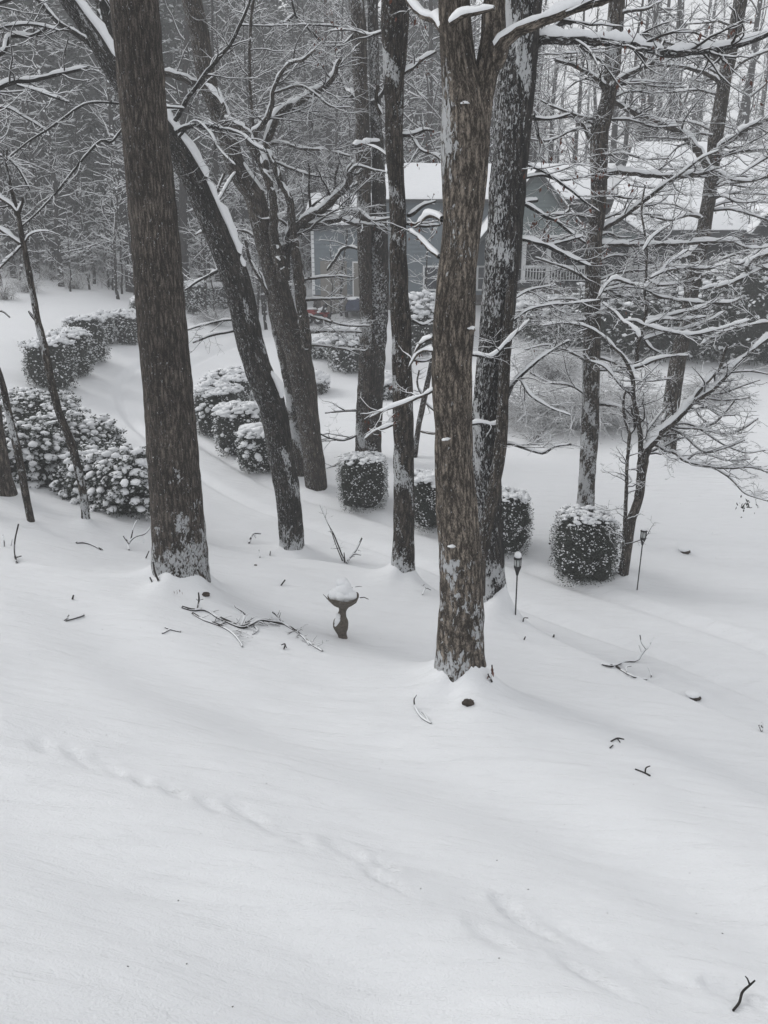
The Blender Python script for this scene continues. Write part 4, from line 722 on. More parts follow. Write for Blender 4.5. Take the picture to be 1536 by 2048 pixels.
# ---------------------------------------------------------------- house behind the trees
HY = 42.0
def hx(px, Y=HY, z=0): # world X of a picture column on the plane Y at height z
    return (px - 768) / F0 * (Y * cp - z * sp)
def hz(py, Y=HY):
    d = ray(768, py); return Y * d[2] / d[1]
def siding_wall(name, poly_x0, poly_x1, z0, z1, Y, mat, parent, top=None, lap=.23):
    """lapped boards: each row leans out at its foot. top(x) clips for gables by row width"""
    mb = MB(); z = z0
    while z < z1 - 1e-3:
        zt = min(z + lap, z1); a, b = poly_x0, poly_x1
        if top is not None: a, b = top((z + zt) / 2)
        if b - a > .1:
            v = [(a, Y - .05, z), (b, Y - .05, z), (b, Y - .004, zt), (a, Y - .004, zt), (a, Y + .1, z), (b, Y + .1, z), (b, Y + .1, zt), (a, Y + .1, zt)]
            mb.add(v, [(0, 1, 2, 3), (4, 5, 1, 0), (5, 4, 7, 6), (0, 3, 7, 4), (1, 5, 6, 2), (3, 2, 6, 7)])
        z = zt
    return mb.build(name, mat, parent, smooth=False)
def snow_slab(name, quad, t, parent, nx=40, ny=16, seed=0):
    """thick soft snow sheet over a roof quad (four corners: eave-left, eave-right, ridge-right, ridge-left)"""
    a, b, c, d = [np.array(q, float) for q in quad]
    U, Vv = np.meshgrid(np.linspace(0, 1, nx), np.linspace(0, 1, ny)); U = U[..., None]; Vv = Vv[..., None]
    P = (1 - Vv) * ((1 - U) * a + U * b) + Vv * ((1 - U) * d + U * c)
    e = np.minimum(np.minimum(U, 1 - U) * nx * .6, np.minimum(Vv, 1 - Vv) * ny * .9)[..., 0]; r = np.sqrt(np.clip(1 - (1 - np.clip(e, 0, 1)) ** 2, 0, 1))
    top = P.copy(); top[..., 2] += t * (.25 + .75 * r) * (1 + .18 * vnoise(P * .9, seed)) ; bot = P.copy(); bot[..., 2] += .03
    mb = MB(); i, j = np.meshgrid(np.arange(ny - 1), np.arange(nx - 1), indexing='ij'); q = np.stack([i * nx + j, i * nx + j + 1, (i + 1) * nx + j + 1, (i + 1) * nx + j], -1).reshape(-1, 4)
    mb.add(top, q); mb.add(bot, q[:, ::-1]); rim = np.r_[np.arange(nx), np.arange(1, ny) * nx + nx - 1, (ny - 1) * nx + np.arange(nx - 2, -1, -1), np.arange(ny - 2, 0, -1) * nx]
    r2 = np.roll(rim, -1); mb.add(np.concatenate([top.reshape(-1, 3), bot.reshape(-1, 3)]), np.stack([rim + nx * ny, r2 + nx * ny, r2, rim], -1))
    return mb.build(name, M_SNOWF, parent)
def window(x0, x1, z0, z1, Y, par):
    fr = MB(); t = .09
    box(fr, x0 - t, x1 + t, Y - .09, Y, z1, z1 + t); box(fr, x0 - t, x1 + t, Y - .11, Y, z0 - t, z0); box(fr, x0 - t, x0, Y - .085, Y, z0, z1); box(fr, x1, x1 + t, Y - .085, Y, z0, z1)
    m = (z0 + z1) / 2; box(fr, x0, x1, Y - .07, Y - .01, m - .025, m + .025)
    f = fr.build('window', M_TRIM, par, smooth=False); p = MB(); box(p, x0 + .001, x1 - .001, Y - .055, Y - .04, z0 + .001, m - .026); f2 = p.build('pane', M_GLASS, f, smooth=False, ws=False)
    p = MB(); box(p, x0 + .001, x1 - .001, Y - .045, Y - .03, m + .026, z1 - .001); p.build('pane', M_GLASS, f, smooth=False, ws=False)
    s = MB(); box(s, x0 - t, x1 + t, Y - .16, Y - .112, z0 - t, z0 - .03); s.build('sill', M_TRIM, f, smooth=False, ws=False); return f
gz = -1.75
house = empty('house', (4.0, HY, gz), 'blue-grey clapboard house with snow-covered roofs and dark porch behind the trees', 'house')
xl, xm, xr = hx(625, HY, 0), hx(768, HY, 0), hx(1042, HY, 0)
zf = hz(590); ze1 = hz(452); ze2 = hz(402)
st = MB(); box(st, xl + .02, xr, HY + .02, HY + .3, gz - .6, zf); st.build('foundation', M_STONE, house, smooth=False)
siding_wall('siding', xl, xm, zf, ze1, HY, M_SIDING, house); siding_wall('siding', xm + .003, xr, zf, ze2, HY, M_SIDING, house)
w = MB(); box(w, xl + .01, xl + .2, HY + .12, HY + 9, gz - .5, ze1); box(w, xl, xr + 10, HY + 8.8, HY + 9, gz, ze1); w.build('side_wall', M_SIDING, house, smooth=False)
c = MB(); box(c, xl - .03, xl + .12, HY - .045, HY - .031, zf, ze1); c.build('corner_board', M_TRIM, house, smooth=False)
# stone courses of the foundation
rg = np.random.RandomState(3); z = gz - .1; sm = None
while z < zf - .08:
    x = xl + .03 - rg.rand() * .3; hh = .24
    while x < xr - .3:
        ln = rg.uniform(.3, .55); x2 = min(x + ln, xr - .01); mb = MB(); box(mb, max(x, xl + .03), x2 - .03, HY - .03 - rg.uniform(0, .03), HY + .02, z, min(z + hh - .03, zf - .02)); mb.build('stone', M_STONE, house, smooth=False); x = x2
    z += hh
# openings on the lower wall
window(hx(849, HY, 0), hx(898, HY, 0), hz(578), hz(535), HY - .03, house); window(hx(956, HY, 0), hx(1003, HY, 0), hz(578), hz(535), HY - .03, house)
d = MB(); box(d, hx(641), hx(668), HY - .07, HY - .031, gz, hz(522)); dd = d.build('garage_panel', M_TAN, house, smooth=False); dd['label'] = 'beige garage door leaf'
d = MB(); box(d, hx(669.5), hx(694), HY - .065, HY - .031, gz, hz(522)); d.build('garage_panel', M_TAN, house, smooth=False)
d = MB(); box(d, hx(705), hx(727), HY - .08, HY - .031, gz, hz(523)); dr = d.build('door', M_TRIM, house, smooth=False)
d = MB(); box(d, hx(707.5), hx(724.5), HY - .09, HY - .082, gz + .1, hz(526)); d.build('door_panel', M_TAN, dr, smooth=False, ws=False)
# roofs: left low wing, main ridge, right high wing
def roof(quad, name='roof', snow=.22, seed=0):
    a, b, c2, d2 = [np.array(q, float) for q in quad]; n = norm(np.cross(b - a, d2 - a)); mb = MB(); v = [a, b, c2, d2, a - n * .14, b - n * .14, c2 - n * .14, d2 - n * .14]
    mb.add(v, [(0, 1, 2, 3), (7, 6, 5, 4), (4, 5, 1, 0), (5, 6, 2, 1), (6, 7, 3, 2), (7, 4, 0, 3)]); r = mb.build(name, M_FASCIA, house, smooth=False)
    r2 = snow_slab('roof_snow', quad, snow, r, seed=seed); r2.location = (0, 0, 0); return r
roof([(xl - .4, HY - .5, ze1), (xm + .2, HY - .5, ze1), (xm + .2, HY + 4, hz(392, HY + 4)), (xl - .4, HY + 4, hz(392, HY + 4))], seed=1)
roof([(xm - .3, HY - .6, ze2), (xr + 8.2, HY - .6, ze2), (xr + 8.2, HY + 4.5, hz(331, HY + 4.5)), (xm - .3, HY + 4.5, hz(331, HY + 4.5))], seed=2)
roof([(xr + 8.2, HY + 9.4, ze2), (xm - .3, HY + 9.4, ze2), (xm - .3, HY + 4.55, hz(331, HY + 4.5)), (xr + 8.2, HY + 4.55, hz(331, HY + 4.5))], seed=3)
roof([(xm + .2, HY + 8.6, ze1), (xl - .4, HY + 8.6, ze1), (xl - .4, HY + 4.05, hz(392, HY + 4)), (xm + .2, HY + 4.05, hz(392, HY + 4))], seed=8)
g = MB(); zz = hz(331, HY + 4.5) - .1; g.add([(xm - .1, HY - .4, ze2 - .03), (xm - .1, HY + 9.2, ze2 - .03), (xm - .1, HY + 4.5, zz), (xm + .1, HY - .4, ze2 - .03), (xm + .1, HY + 9.2, ze2 - .03), (xm + .1, HY + 4.5, zz)], q=[(0, 1, 4, 3), (0, 3, 5, 2), (1, 2, 5, 4)], t=[(0, 2, 1), (3, 4, 5)]); g.build('gable_wall', M_SIDING, house, smooth=False)
g = MB(); box(g, xm - .1, xm + .1, HY + .2, HY + 8.8, ze1 - .3, ze2 - .04); g.build('side_wall', M_SIDING, house, smooth=False)
PY = 38.0
e0, r0_ = hz(463, PY), hz(286, PY + 6.5); xw0 = hx(1215, PY, 2); xw1 = xw0 + 15
roof([(xw0 - .3, PY - .5, e0), (xw1, PY - .5, e0), (xw1, PY + 6.5, r0_), (hx(1268, PY + 6.5, r0_), PY + 6.5, r0_)], seed=4, snow=.28)
roof([(xw1, PY + 14, e0), (xw0, PY + 14, e0), (hx(1268, PY + 6.5, r0_), PY + 6.55, r0_), (xw1, PY + 6.55, r0_)], seed=5)
f = MB(); box(f, xw0 - .3, xw1, PY - .56, PY - .505, e0 - .30, e0 - .02); f.build('fascia', M_FASCIA, house, smooth=False)
# dark recessed porch under the right wing and the front gable
fl = hz(566, PY)
px0 = hx(1040, PY, 0)
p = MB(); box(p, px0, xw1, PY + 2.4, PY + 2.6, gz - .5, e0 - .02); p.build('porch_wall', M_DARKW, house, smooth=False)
p = MB(); box(p, px0, xw1, PY - .1, PY + 2.39, fl - .2, fl); pf = p.build('porch_floor', M_FASCIA, house, smooth=False); p = MB(); box(p, px0, xw1, PY + .05, PY + .2, gz - .6, fl - .21); p.build('porch_skirt', M_STONE, house, smooth=False)
for px_ in (1046, 1095, 1258, 1395, 1500):
    x = hx(px_, PY, 0); p = MB(); box(p, x - .09, x + .09, PY - .05, PY + .13, fl + .002, e0 - .3); box(p, x - .13, x + .13, PY - .09, PY + .17, e0 - .42, e0 - .302); box(p, x - .13, x + .13, PY - .09, PY + .17, fl + .003, fl + .14); p.build('porch_post', M_TRIM, house, smooth=False)
def rail(xa, xb):
    r = MB(); box(r, xa, xb, PY - .02, PY + .07, hz(537, PY), hz(537, PY) + .06); box(r, xa, xb, PY - .01, PY + .06, fl + .1, fl + .15); ro = r.build('railing', M_TRIM, house, smooth=False)
    s = MB(); box(s, xa, xb, PY - .05, PY + .1, hz(537, PY) + .062, hz(537, PY) + .14); s.build('rail_snow', M_SNOWF, ro, smooth=False, ws=False); me = None; x = xa + .08
    while x < xb - .05:
        if me is None:
            b_ = MB(); box(b_, -.02, .02, 0, .04, fl + .152, hz(537, PY) - .002); me = b_.mesh('baluster', M_TRIM, False)
        o = link('baluster', me, ro); o.location = (x, PY + .005, 0); x += .14
rail(hx(1051, PY, 0), hx(1090, PY, 0)); rail(hx(1100, PY, 0), hx(1178, PY, 0)); rail(hx(1264, PY, 0), hx(1388, PY, 0))
GY = PY - .9; ga = hx(1072, GY, 4); gzb, gza = hz(470, GY), hz(345, GY); gl, gr = hx(968, GY, 2), hx(1174, GY, 2)
siding_wall('gable_siding', gl, gr, gzb, gza - .1, GY, M_SIDING2, house, top=lambda z: (gl + (ga - gl) * (z - gzb) / (gza - gzb), gr + (ga - gr) * (z - gzb) / (gza - gzb)), lap=.17)
b_ = MB(); box(b_, gl, gr, GY - .06, GY + .05, gzb - .12, gzb - .003); b_.build('gable_beam', M_TRIM, house, smooth=False)
for s, xe in ((-1, gl), (1, gr)):
    b_ = MB(); beam(b_, (xe + s * .25, GY - .12, gzb - .28), (ga, GY - .12, gza + .05), .05, .2); b_.build('rake_board', M_TRIM, house, smooth=False)
    e = (xe + s * .35, GY - .35, gzb - .35); ap = (ga, GY - .35, gza + .12); e2 = (xe + s * .35, GY + 7, gzb - .35); ap2 = (ga, GY + 7, gza + .12)
    roof([e2, e, ap, ap2] if s < 0 else [e, e2, ap2, ap], seed=6 + s, snow=.2)
ex, eb = hx(1228, GY, 2), hz(479, GY - .4); el, er = hx(1176, GY, 2), hx(1292, GY, 2); ea = hz(441, GY - .4)
siding_wall('entry_gable', el, er, eb, ea, GY - .4, M_SIDING2, house, top=lambda z: (el + (ex - el) * (z - eb) / (ea - eb), er + (ex - er) * (z - eb) / (ea - eb)), lap=.15)
for s, xe in ((-1, el), (1, er)):
    e = (xe + s * .2, GY - .7, eb - .08); ap = (ex, GY - .7, ea + .1); e2 = (xe + s * .2, GY + 2, eb - .08); ap2 = (ex, GY + 2, ea + .1); roof([e2, e, ap, ap2] if s < 0 else [e, e2, ap2, ap], seed=9 + s, snow=.14)
# far right cross gable
qx, qy = hx(1545, PY - .8, 2), PY - .8
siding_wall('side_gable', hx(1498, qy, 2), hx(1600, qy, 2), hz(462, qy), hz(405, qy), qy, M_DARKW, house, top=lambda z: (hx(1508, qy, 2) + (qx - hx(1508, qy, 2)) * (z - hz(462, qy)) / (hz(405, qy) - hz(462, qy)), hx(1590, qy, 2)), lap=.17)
e = (hx(1498, qy, 2), qy - .3, hz(468, qy)); ap = (qx, qy - .3, hz(402, qy) + .05); roof([(e[0], qy + 4, e[2]), e, ap, (ap[0], qy + 4, ap[2])], seed=12, snow=.2)

# ---------------------------------------------------------------- red garden tractor, blue covered trailer
tb = np.array([hx(630, 41, -1.6), 41.0, 0]); tb[2] = on(tb[0], tb[1]); 
tr = empty('garden_tractor', tb, 'small red ride-on garden tractor with snow on its seat, parked at the left house corner', 'tractor')
def lp(mb, name, mat, sm=False, par=None): return mb.build(name, mat, par or tr, smooth=sm, ws=False)
m = MB(); box(m, -.62, .05, -.24, .24, .42, .72); box(m, -.66, -.621, -.2, .2, .45, .68); lp(m, 'hood', M_RED)
m = MB(); box(m, .06, .62, -.42, -.2, .52, .60); box(m, .06, .62, .2, .42, .52, .60); box(m, .06, .62, -.199, .199, .36, .52); lp(m, 'fender', M_RED)
m = MB(); box(m, -.64, .5, -.16, .16, .26, .41); lp(m, 'chassis', M_BLACK)
m = MB(); box(m, .22, .56, -.18, .18, .61, .69); beam(m, (.54, 0, .69), (.64, 0, 1.0), .34, .07); s_ = lp(m, 'seat', M_BLACK); m = MB(); blobs(m, [(.38, 0, .74), (.5, .02, .8)], [(.2, .2, .1), (.15, .16, .1)], None, ICO2, .05); lp(m, 'seat_snow', M_SNOWF, True, s_)
m = MB(); th = np.linspace(0, 2 * np.pi, 17); tubes(m, np.stack([.02 + .17 * np.cos(th) * .5, .17 * np.sin(th), 1.0 + .17 * np.cos(th) * .86], -1)[None], np.full((1, 17), .018), 6); beam(m, (-.05, 0, .7), (.02, 0, 1.0), .04, .04); lp(m, 'steering_wheel', M_BLACK)
for x, y, r, wd in ((-.5, -.3, .2, .12), (-.5, .3, .2, .12), (.4, -.36, .29, .18), (.4, .36, .29, .18)):
    m = MB(); a = np.arange(20) / 20 * 2 * np.pi; pr = [(r * .5, -wd / 2), (r * .93, -wd / 2), (r, -wd * .3), (r, wd * .3), (r * .93, wd / 2), (r * .5, wd / 2), (r * .5, -wd / 2)]
    V = np.array([[(x + p_[0] * math.cos(t), y + p_[1], r + p_[0] * math.sin(t)) for t in a] for p_ in pr]); i, j = np.meshgrid(np.arange(6), np.arange(20), indexing='ij'); j2 = (j + 1) % 20
    m.add(V, np.stack([i * 20 + j, i * 20 + j2, (i + 1) * 20 + j2, (i + 1) * 20 + j], -1).reshape(-1, 4)); wh = lp(m, 'wheel', M_RUB, True)
    m = MB(); V = np.array([[(x + r * .52 * math.cos(t), y + q, r + r * .52 * math.sin(t)) for t in a] for q in (-wd * .3, wd * .3)]); m.add(V, [(i, (i + 1) % 20, 20 + (i + 1) % 20, 20 + i) for i in range(20)])
    cc = len(a); m.add([(x, y - wd * .3, r)] + [tuple(v) for v in V[0]], t=[(0, 1 + i, 1 + (i + 1) % 20) for i in range(20)]); lp(m, 'rim', M_TRIM, False, wh)
m = MB(); blobs(m, [(-.3, 0, .76), (-.1, 0, .77), (.4, -.31, .63), (.4, .31, .63)], [(.3, .22, .07), (.2, .2, .07), (.27, .1, .06), (.27, .1, .06)], None, ICO2, .05); lp(m, 'hood_snow', M_SNOWF, True)
tr.rotation_euler = (0, 0, math.radians(-25))
tb = np.array([hx(716, 41, -1.6), 41.0, 0]); tb[2] = on(tb[0], tb[1]); tr = empty('utility_trailer', tb, 'low trailer under a blue tarp capped with snow, in front of the house door', 'trailer')
m = MB(); box(m, -.55, .55, -.8, .8, .3, .4); lp(m, 'bed', M_BLACK)
m = MB(); pts = [(-.57, .38), (-.6, .62), (-.45, .85), (0, .95), (.45, .84), (.6, .6), (.57, .38)]; V = np.array([[(x * (1 + .03 * math.sin(k * 2 + z * 5)), y, z * (1 + .03 * math.sin(y * 6 + x * 4))) for x, z in pts] for k, y in enumerate(np.linspace(-.82, .82, 9))]); i, j = np.meshgrid(np.arange(8), np.arange(6), indexing='ij'); m.add(V, np.stack([i * 7 + j, i * 7 + j + 1, (i + 1) * 7 + j + 1, (i + 1) * 7 + j], -1).reshape(-1, 4)); m.add(V[0], t=[(0, i + 1, i) for i in range(1, 6)]); m.add(V[-1], t=[(0, i, i + 1) for i in range(1, 6)]); lp(m, 'tarp', M_BLUE)
m = MB(); blobs(m, [(x, y, .93) for x in (-.2, .2) for y in (-.5, 0, .5)], [(.34, .38, .1)], None, ICO2, .06); lp(m, 'tarp_snow', M_SNOWF, True)
for x in (-.6, .6):
    m = MB(); a = np.arange(16) / 16 * 2 * np.pi; V = np.array([[(x + w_, .28 * q * math.cos(t), .28 + .28 * q * math.sin(t)) for t in a] for w_, q in ((-.08, .3), (-.08, 1), (.08, 1), (.08, .3))]); i, j = np.meshgrid(np.arange(3), np.arange(16), indexing='ij'); j2 = (j + 1) % 16; m.add(V, np.stack([i * 16 + j, i * 16 + j2, (i + 1) * 16 + j2, (i + 1) * 16 + j], -1).reshape(-1, 4)); lp(m, 'wheel', M_RUB, True)
m = MB(); beam(m, (0, -.8, .34), (0, -1.6, .3), .06, .06); lp(m, 'tow_bar', M_BLACK)

# ---------------------------------------------------------------- evergreens and shrubs
rh = np.random.RandomState(77)
def superell(D, dims, e):
    q = (np.abs(D[:, 0] / dims[0]) ** e + np.abs(D[:, 1] / dims[1]) ** e + np.abs(D[:, 2] / dims[2]) ** e) ** (-1 / e); return D * q[:, None]
def shrub_parts(parent, dims, e=5, nl=4500, ls=.035, seed=0, leafm=None, top=.7, side=.16, sb=.035, z0=.5, lump=.12, capt=.05, leafw=.5, droop=0, spread=.85, ntop=500, nside=500, lumpf=2.6, flat=.6, fl=2300, puff=0):
    """clipped or loose evergreen: dark core, leaf faces, snow lumps. dims half sizes (x, y, z); centre at height z0*2*dz"""
    r = np.random.RandomState(seed); leafm = leafm or M_LEAF; cz = dims[2] * 2 * z0
    def surf(M, up=False):
        D = norm(r.randn(M, 3)); 
        if up: D[:, 2] = np.abs(D[:, 2])
        P = superell(D, dims, e); P *= (1 + lump * vnoise(norm(P) * lumpf + seed, seed))[:, None]; Nn = norm(np.sign(P) * np.abs(P / np.array(dims)) ** (e - 1) / np.array(dims)); return P, Nn
    u, f = ICO3; P = superell(norm(u), dims, e); P = P * (.86 * (1 + lump * vnoise(norm(P) * lumpf + seed, seed)) + .03 * r.randn(len(P)))[:, None]; mb = MB(); mb.add(P + (0, 0, cz), t=f); lk = lambda m_, n_, mt, sm=True, kd=None: m_.build(n_, mt, parent, smooth=sm, kind=kd, ws=False)
    lk(mb, 'inner_branches', M_CORE)
    P, Nn = surf(nl); P = P * (r.uniform(spread, 1.03, nl) + .05 * (r.rand(nl) < .1) * (P[:, 2] > 0))[:, None]; mb = MB(); D = Nn * .8 + r.randn(nl, 3) * .6 + np.array([0, 0, -droop + .15]); leaves(mb, P + (0, 0, cz), D, ls, r, leafw); lk(mb, 'foliage', leafm, False, 'stuff')
    ms = MB(); nside = int(nside * .35); P, Nn = surf(nside); k = (vnoise(P * 9, seed + 2) + r.uniform(-.5, .5, nside) > -side * 1.2) ; P, Nn = P[k], Nn[k]; M = len(P); s = sb * r.uniform(.22, .75, M); blobs(ms, P * 1.0 + (0, 0, cz), np.stack([s * 1.2, s, s * .55], 1), norm(np.array([0, 0, 1.]) + Nn * .5), rng=r, jit=.22)
    P, Nn = surf(ntop * 2, True); k = Nn[:, 2] + r.uniform(-.15, .15, len(P)) > top; P, Nn = P[k], Nn[k]; M = len(P); s = sb * r.uniform(.7, 1.7, M); blobs(ms, P + (0, 0, cz) + np.array([0, 0, capt * .4]) * r.rand(M, 1), np.stack([s * 1.15, s * 1.15, s * flat], 1), None, unit=ICO1, rng=r, jit=.13)
    P, Nn = surf(fl * 2 if fl else 0) if fl else (np.zeros((0, 3)), np.zeros((0, 3)))
    if len(P): k = (r.rand(len(P)) < .35 + .5 * np.clip(Nn[:, 2] + .2, 0, 1)) & (vnoise(P * 6, seed + 7) + r.uniform(-.6, .6, len(P)) > -.05); P, Nn = P[k], Nn[k]; D = r.randn(len(P), 3) * np.array([1, 1, .45]) + Nn * .5; leaves(ms, P * 1.0 + (0, 0, cz), D, ls * 1.25, r, .6)
    if puff:
        P, Nn = surf(puff * 2); k = (Nn[:, 2] > -.35) & (vnoise(P * 5, seed + 8) > -.35); P, Nn = P[k][:puff], Nn[k][:puff]; s = sb * (.4 + 1.15 * r.rand(len(P)) ** 1.8); base_ = P + (0, 0, cz) + Nn * .02
        up_ = norm(np.array([0, 0, 1.]) + Nn * .6); blobs(ms, base_ + up_ * (s * .2)[:, None], np.stack([s * r.uniform(.8, 1.5, len(P)), s * r.uniform(.6, 1.1, len(P)), s * r.uniform(.4, .65, len(P))], 1), up_, unit=ICO2, rng=r, jit=.10)
        ml = MB(); kk = 20; C = np.repeat(base_, kk, 0); a = r.rand(len(C)) * 6.283; DD = norm(np.stack([np.cos(a), np.sin(a), r.uniform(-.9, .35, len(C))], 1)); leaves(ml, C + DD * np.repeat(s, kk)[:, None] * r.uniform(.3, .9, len(C))[:, None], DD + r.randn(len(C), 3) * .3, ls * 1.25, r, .42); lk(ml, 'leaf_rosettes', leafm, False, 'stuff')
    lk(ms, 'snow_clumps', M_SNOW, True, 'stuff')
def shrub(name, label, cat, px, py, dims, group=None, rz=0, base=None, **kw):
    b = gnd(px, py) if base is None else base
    b = np.array([b[0], b[1] + dims[1] * .8, 0]); b[2] = on(b[0], b[1]) - .08
    e = empty(name, b, label, cat, group, rz); shrub_parts(e, dims, **kw); return e
def wpx(w, px, py): return w * depth(gnd(px, py)) / F0
# four round boxwoods along the drive
k_ = wpx(94, 725, 1030); shrub('boxwood', 'clipped boxwood ball capped with snow at the foot of the twin-trunked tree', 'shrub', 725, 1032, (k_ * .5, k_ * .5, k_ * .56), 'clipped boxwoods along the drive', seed=1, nl=5200, e=6, lump=.10, lumpf=3.2, capt=.07, flat=.6, puff=0, nside=12, fl=3600)
k_ = wpx(90, 862, 1072); shrub('boxwood', 'clipped boxwood half hidden behind the pale oak, snowballs on its top', 'shrub', 866, 1074, (k_ * .5, k_ * .5, k_ * .62), 'clipped boxwoods along the drive', seed=2, nl=5200, e=6, top=.35, sb=.05, lump=.10, lumpf=3.2, capt=.07, flat=.6, puff=0, nside=12, fl=3600)
k_ = wpx(92, 1018, 1120); shrub('boxwood', 'clipped boxwood showing on the right side of the dark speckled oak', 'shrub', 1014, 1122, (k_ * .5, k_ * .5, k_ * .68), 'clipped boxwoods along the drive', seed=3, nl=5200, e=6, lump=.10, lumpf=3.2, capt=.07, flat=.6, puff=0, nside=12, fl=3600)
k_ = wpx(118, 1176, 1175); shrub('boxwood', 'largest clipped boxwood, snow-topped, between the slim trunk and the right-hand torch', 'shrub', 1176, 1176, (k_ * .5, k_ * .5, k_ * .6), 'clipped boxwoods along the drive', seed=4, nl=8200, e=4.6, lump=.10, lumpf=3.2, capt=.07, flat=.6, puff=0, nside=12, fl=3600, ls=.038, ntop=700)
# clipped hedge row across the drive, upper left
for n_, (px, py, w, h, lb) in enumerate([(92, 780, 84, 96, 'nearest clipped hedge block of the row above the drive, snow on its top'), (134, 752, 76, 88, 'clipped hedge block right behind the nearest one, second in the row along the drive'), (166, 728, 74, 90, 'third clipped hedge block of the row along the drive, wide flat snow cap'),
                                    (200, 690, 50, 62, 'grey-green hedge bush behind the row where the drive curves'), (246, 690, 58, 66, 'rounded hedge bush half hidden by the thickest oak'), (290, 672, 60, 78, 'hedge bush mostly hidden behind the thickest oak')]):
    k_ = wpx(w, px, py); shrub('hedge', lb, 'hedge', px, py, (k_ * .5, k_ * .52, k_ * .5 * h / w * 1.0), 'clipped hedge row above the drive', seed=10 + n_, nl=4200, ls=.06, e=5 if n_ < 3 else 3, sb=.06, top=.5, ntop=420, nside=420 if n_ < 3 else 520, side=.3 if n_ < 3 else .5)
for n_, (px, py, w, h, lb) in enumerate([(392, 632, 52, 66, 'clipped evergreen bush right of the thickest oak at the drive entrance'), (440, 620, 62, 48, 'low far evergreen bush between the leaning dark trunk and the drive')]):
    k_ = wpx(w, px, py); shrub('evergreen_bush', lb, 'shrub', px, py, (k_ * .5, k_ * .5, k_ * .5 * h / w), seed=20 + n_, nl=3000, ls=.08, e=3, sb=.08, side=.4)
# inner hedge, right of the oak
for n_, (px, py, w, h, lb) in enumerate([(432, 880, 92, 118, 'tallest block of the inner drive hedge, deep snow on top, right of the thickest oak'), (474, 915, 92, 112, 'middle snow-heaped block of the inner drive hedge'), (516, 955, 78, 102, 'lowest block of the inner drive hedge against the dark leaning trunk'), (452, 830, 96, 90, 'back block of the inner drive hedge')]):
    k_ = wpx(w, px, py); shrub('hedge', lb, 'hedge', px, py, (k_ * .5, k_ * .6, k_ * .5 * h / w * .92), 'inner hedge beside the drive', seed=30 + n_, nl=4600, ls=.05, e=3.4, sb=.075, top=.5, ntop=420, nside=260, lump=.12, flat=.5, puff=90)
# loose snow-loaded shrubs at the left
for n_, (px, py, w, h, lb) in enumerate([(262, 1040, 130, 150, 'snow-laden evergreen shrub touching the left side of the thickest oak'), (190, 1010, 130, 150, 'snow-laden shrub behind the forked sapling'), (110, 985, 140, 160, 'broad snow-laden shrub between the two left saplings'), (30, 975, 130, 170, 'snow-laden shrub behind the mottled sapling at the left edge'),
                                    (60, 900, 150, 110, 'rear snow-laden shrub below the hedge row'), (160, 950, 130, 110, 'rear snow-laden shrub left of the thickest oak'), (15, 870, 110, 80, 'low snowed-over shrub at the left edge below the nearest hedge block'), (-40, 960, 130, 150, 'snow-laden shrub half cut off by the left edge'), (75, 850, 100, 50, 'small snowed-over shrub below the nearest hedge block')]):
    b = base_of(px, py - 8) ; k_ = w * depth(b) / F0; h_ = h * depth(b) / F0
    shrub('snowy_shrub', lb, 'shrub', px, py, (k_ * .52, k_ * .5, h_ * .42), 'loose shrubs under snow beside the drive', base=b - np.array([0, k_ * .1, 0]), seed=40 + n_, nl=5200, ls=.055, e=2.4, sb=.068, top=.6, ntop=40, nside=120, fl=1400, puff=520, side=.75, lump=.28, lumpf=6, spread=.8, droop=.2, leafw=.4, flat=.62, capt=.1)
# shrubs in the middle distance
for n_, (px, py, w, h, lb) in enumerate([(700, 752, 90, 88, 'dark loose evergreen with a snow cap left of the twin trunks'), (845, 720, 100, 110, 'snowy evergreen between the straight trunk and the pale oak'), (640, 720, 60, 40, 'low snow-covered shrub on the slope left of the twin trunks'), (622, 790, 60, 40, 'half-buried shrub beside the forked tree'), (775, 800, 60, 50, 'low shrub showing between the twin trunks and the straight trunk'), (880, 690, 90, 80, 'snow-covered foundation shrub under the house window'), (1060, 680, 120, 70, 'snow-covered shrub below the porch railing')]):
    k_ = wpx(w, px, py); shrub('evergreen_shrub', lb, 'shrub', px, py, (k_ * .5, k_ * .5, k_ * .5 * h / w), 'shrubs below the house', seed=60 + n_, nl=3600, ls=.09, e=2.3, sb=.11, lump=.22, lumpf=5, side=.5, top=.35, ntop=260, nside=420)
# big rhododendrons right
for n_, (px, py, w, h, lb) in enumerate([(1500, 742, 170, 200, 'tallest rhododendron thicket at the right edge, drooping leaves under snow'), (1400, 735, 160, 175, 'rhododendron thicket behind the leaning grey trunk'), (1300, 728, 150, 150, 'rhododendron below the right porch posts'), (1215, 715, 130, 130, 'rhododendron behind the slim straight trunk'), (1120, 700, 120, 90, 'low rhododendron below the porch railing'), (1590, 740, 160, 180, 'rhododendron beyond the right edge'), (1455, 690, 150, 150, 'rear rhododendron below the right roof eave'), (1345, 670, 150, 120, 'rear rhododendron in front of the dark porch')]):
    k_ = wpx(w, px, py); shrub('rhododendron', lb, 'shrub', px, py, (k_ * .52, k_ * .5, k_ * .5 * h / w), 'rhododendrons in front of the house', seed=70 + n_, nl=3800, ls=.17, e=2.3, sb=.10, lump=.2, lumpf=5, side=.6, top=.3, ntop=140, nside=380, fl=900, droop=1.3, leafm=M_RHOD, leafw=.3, flat=.5)
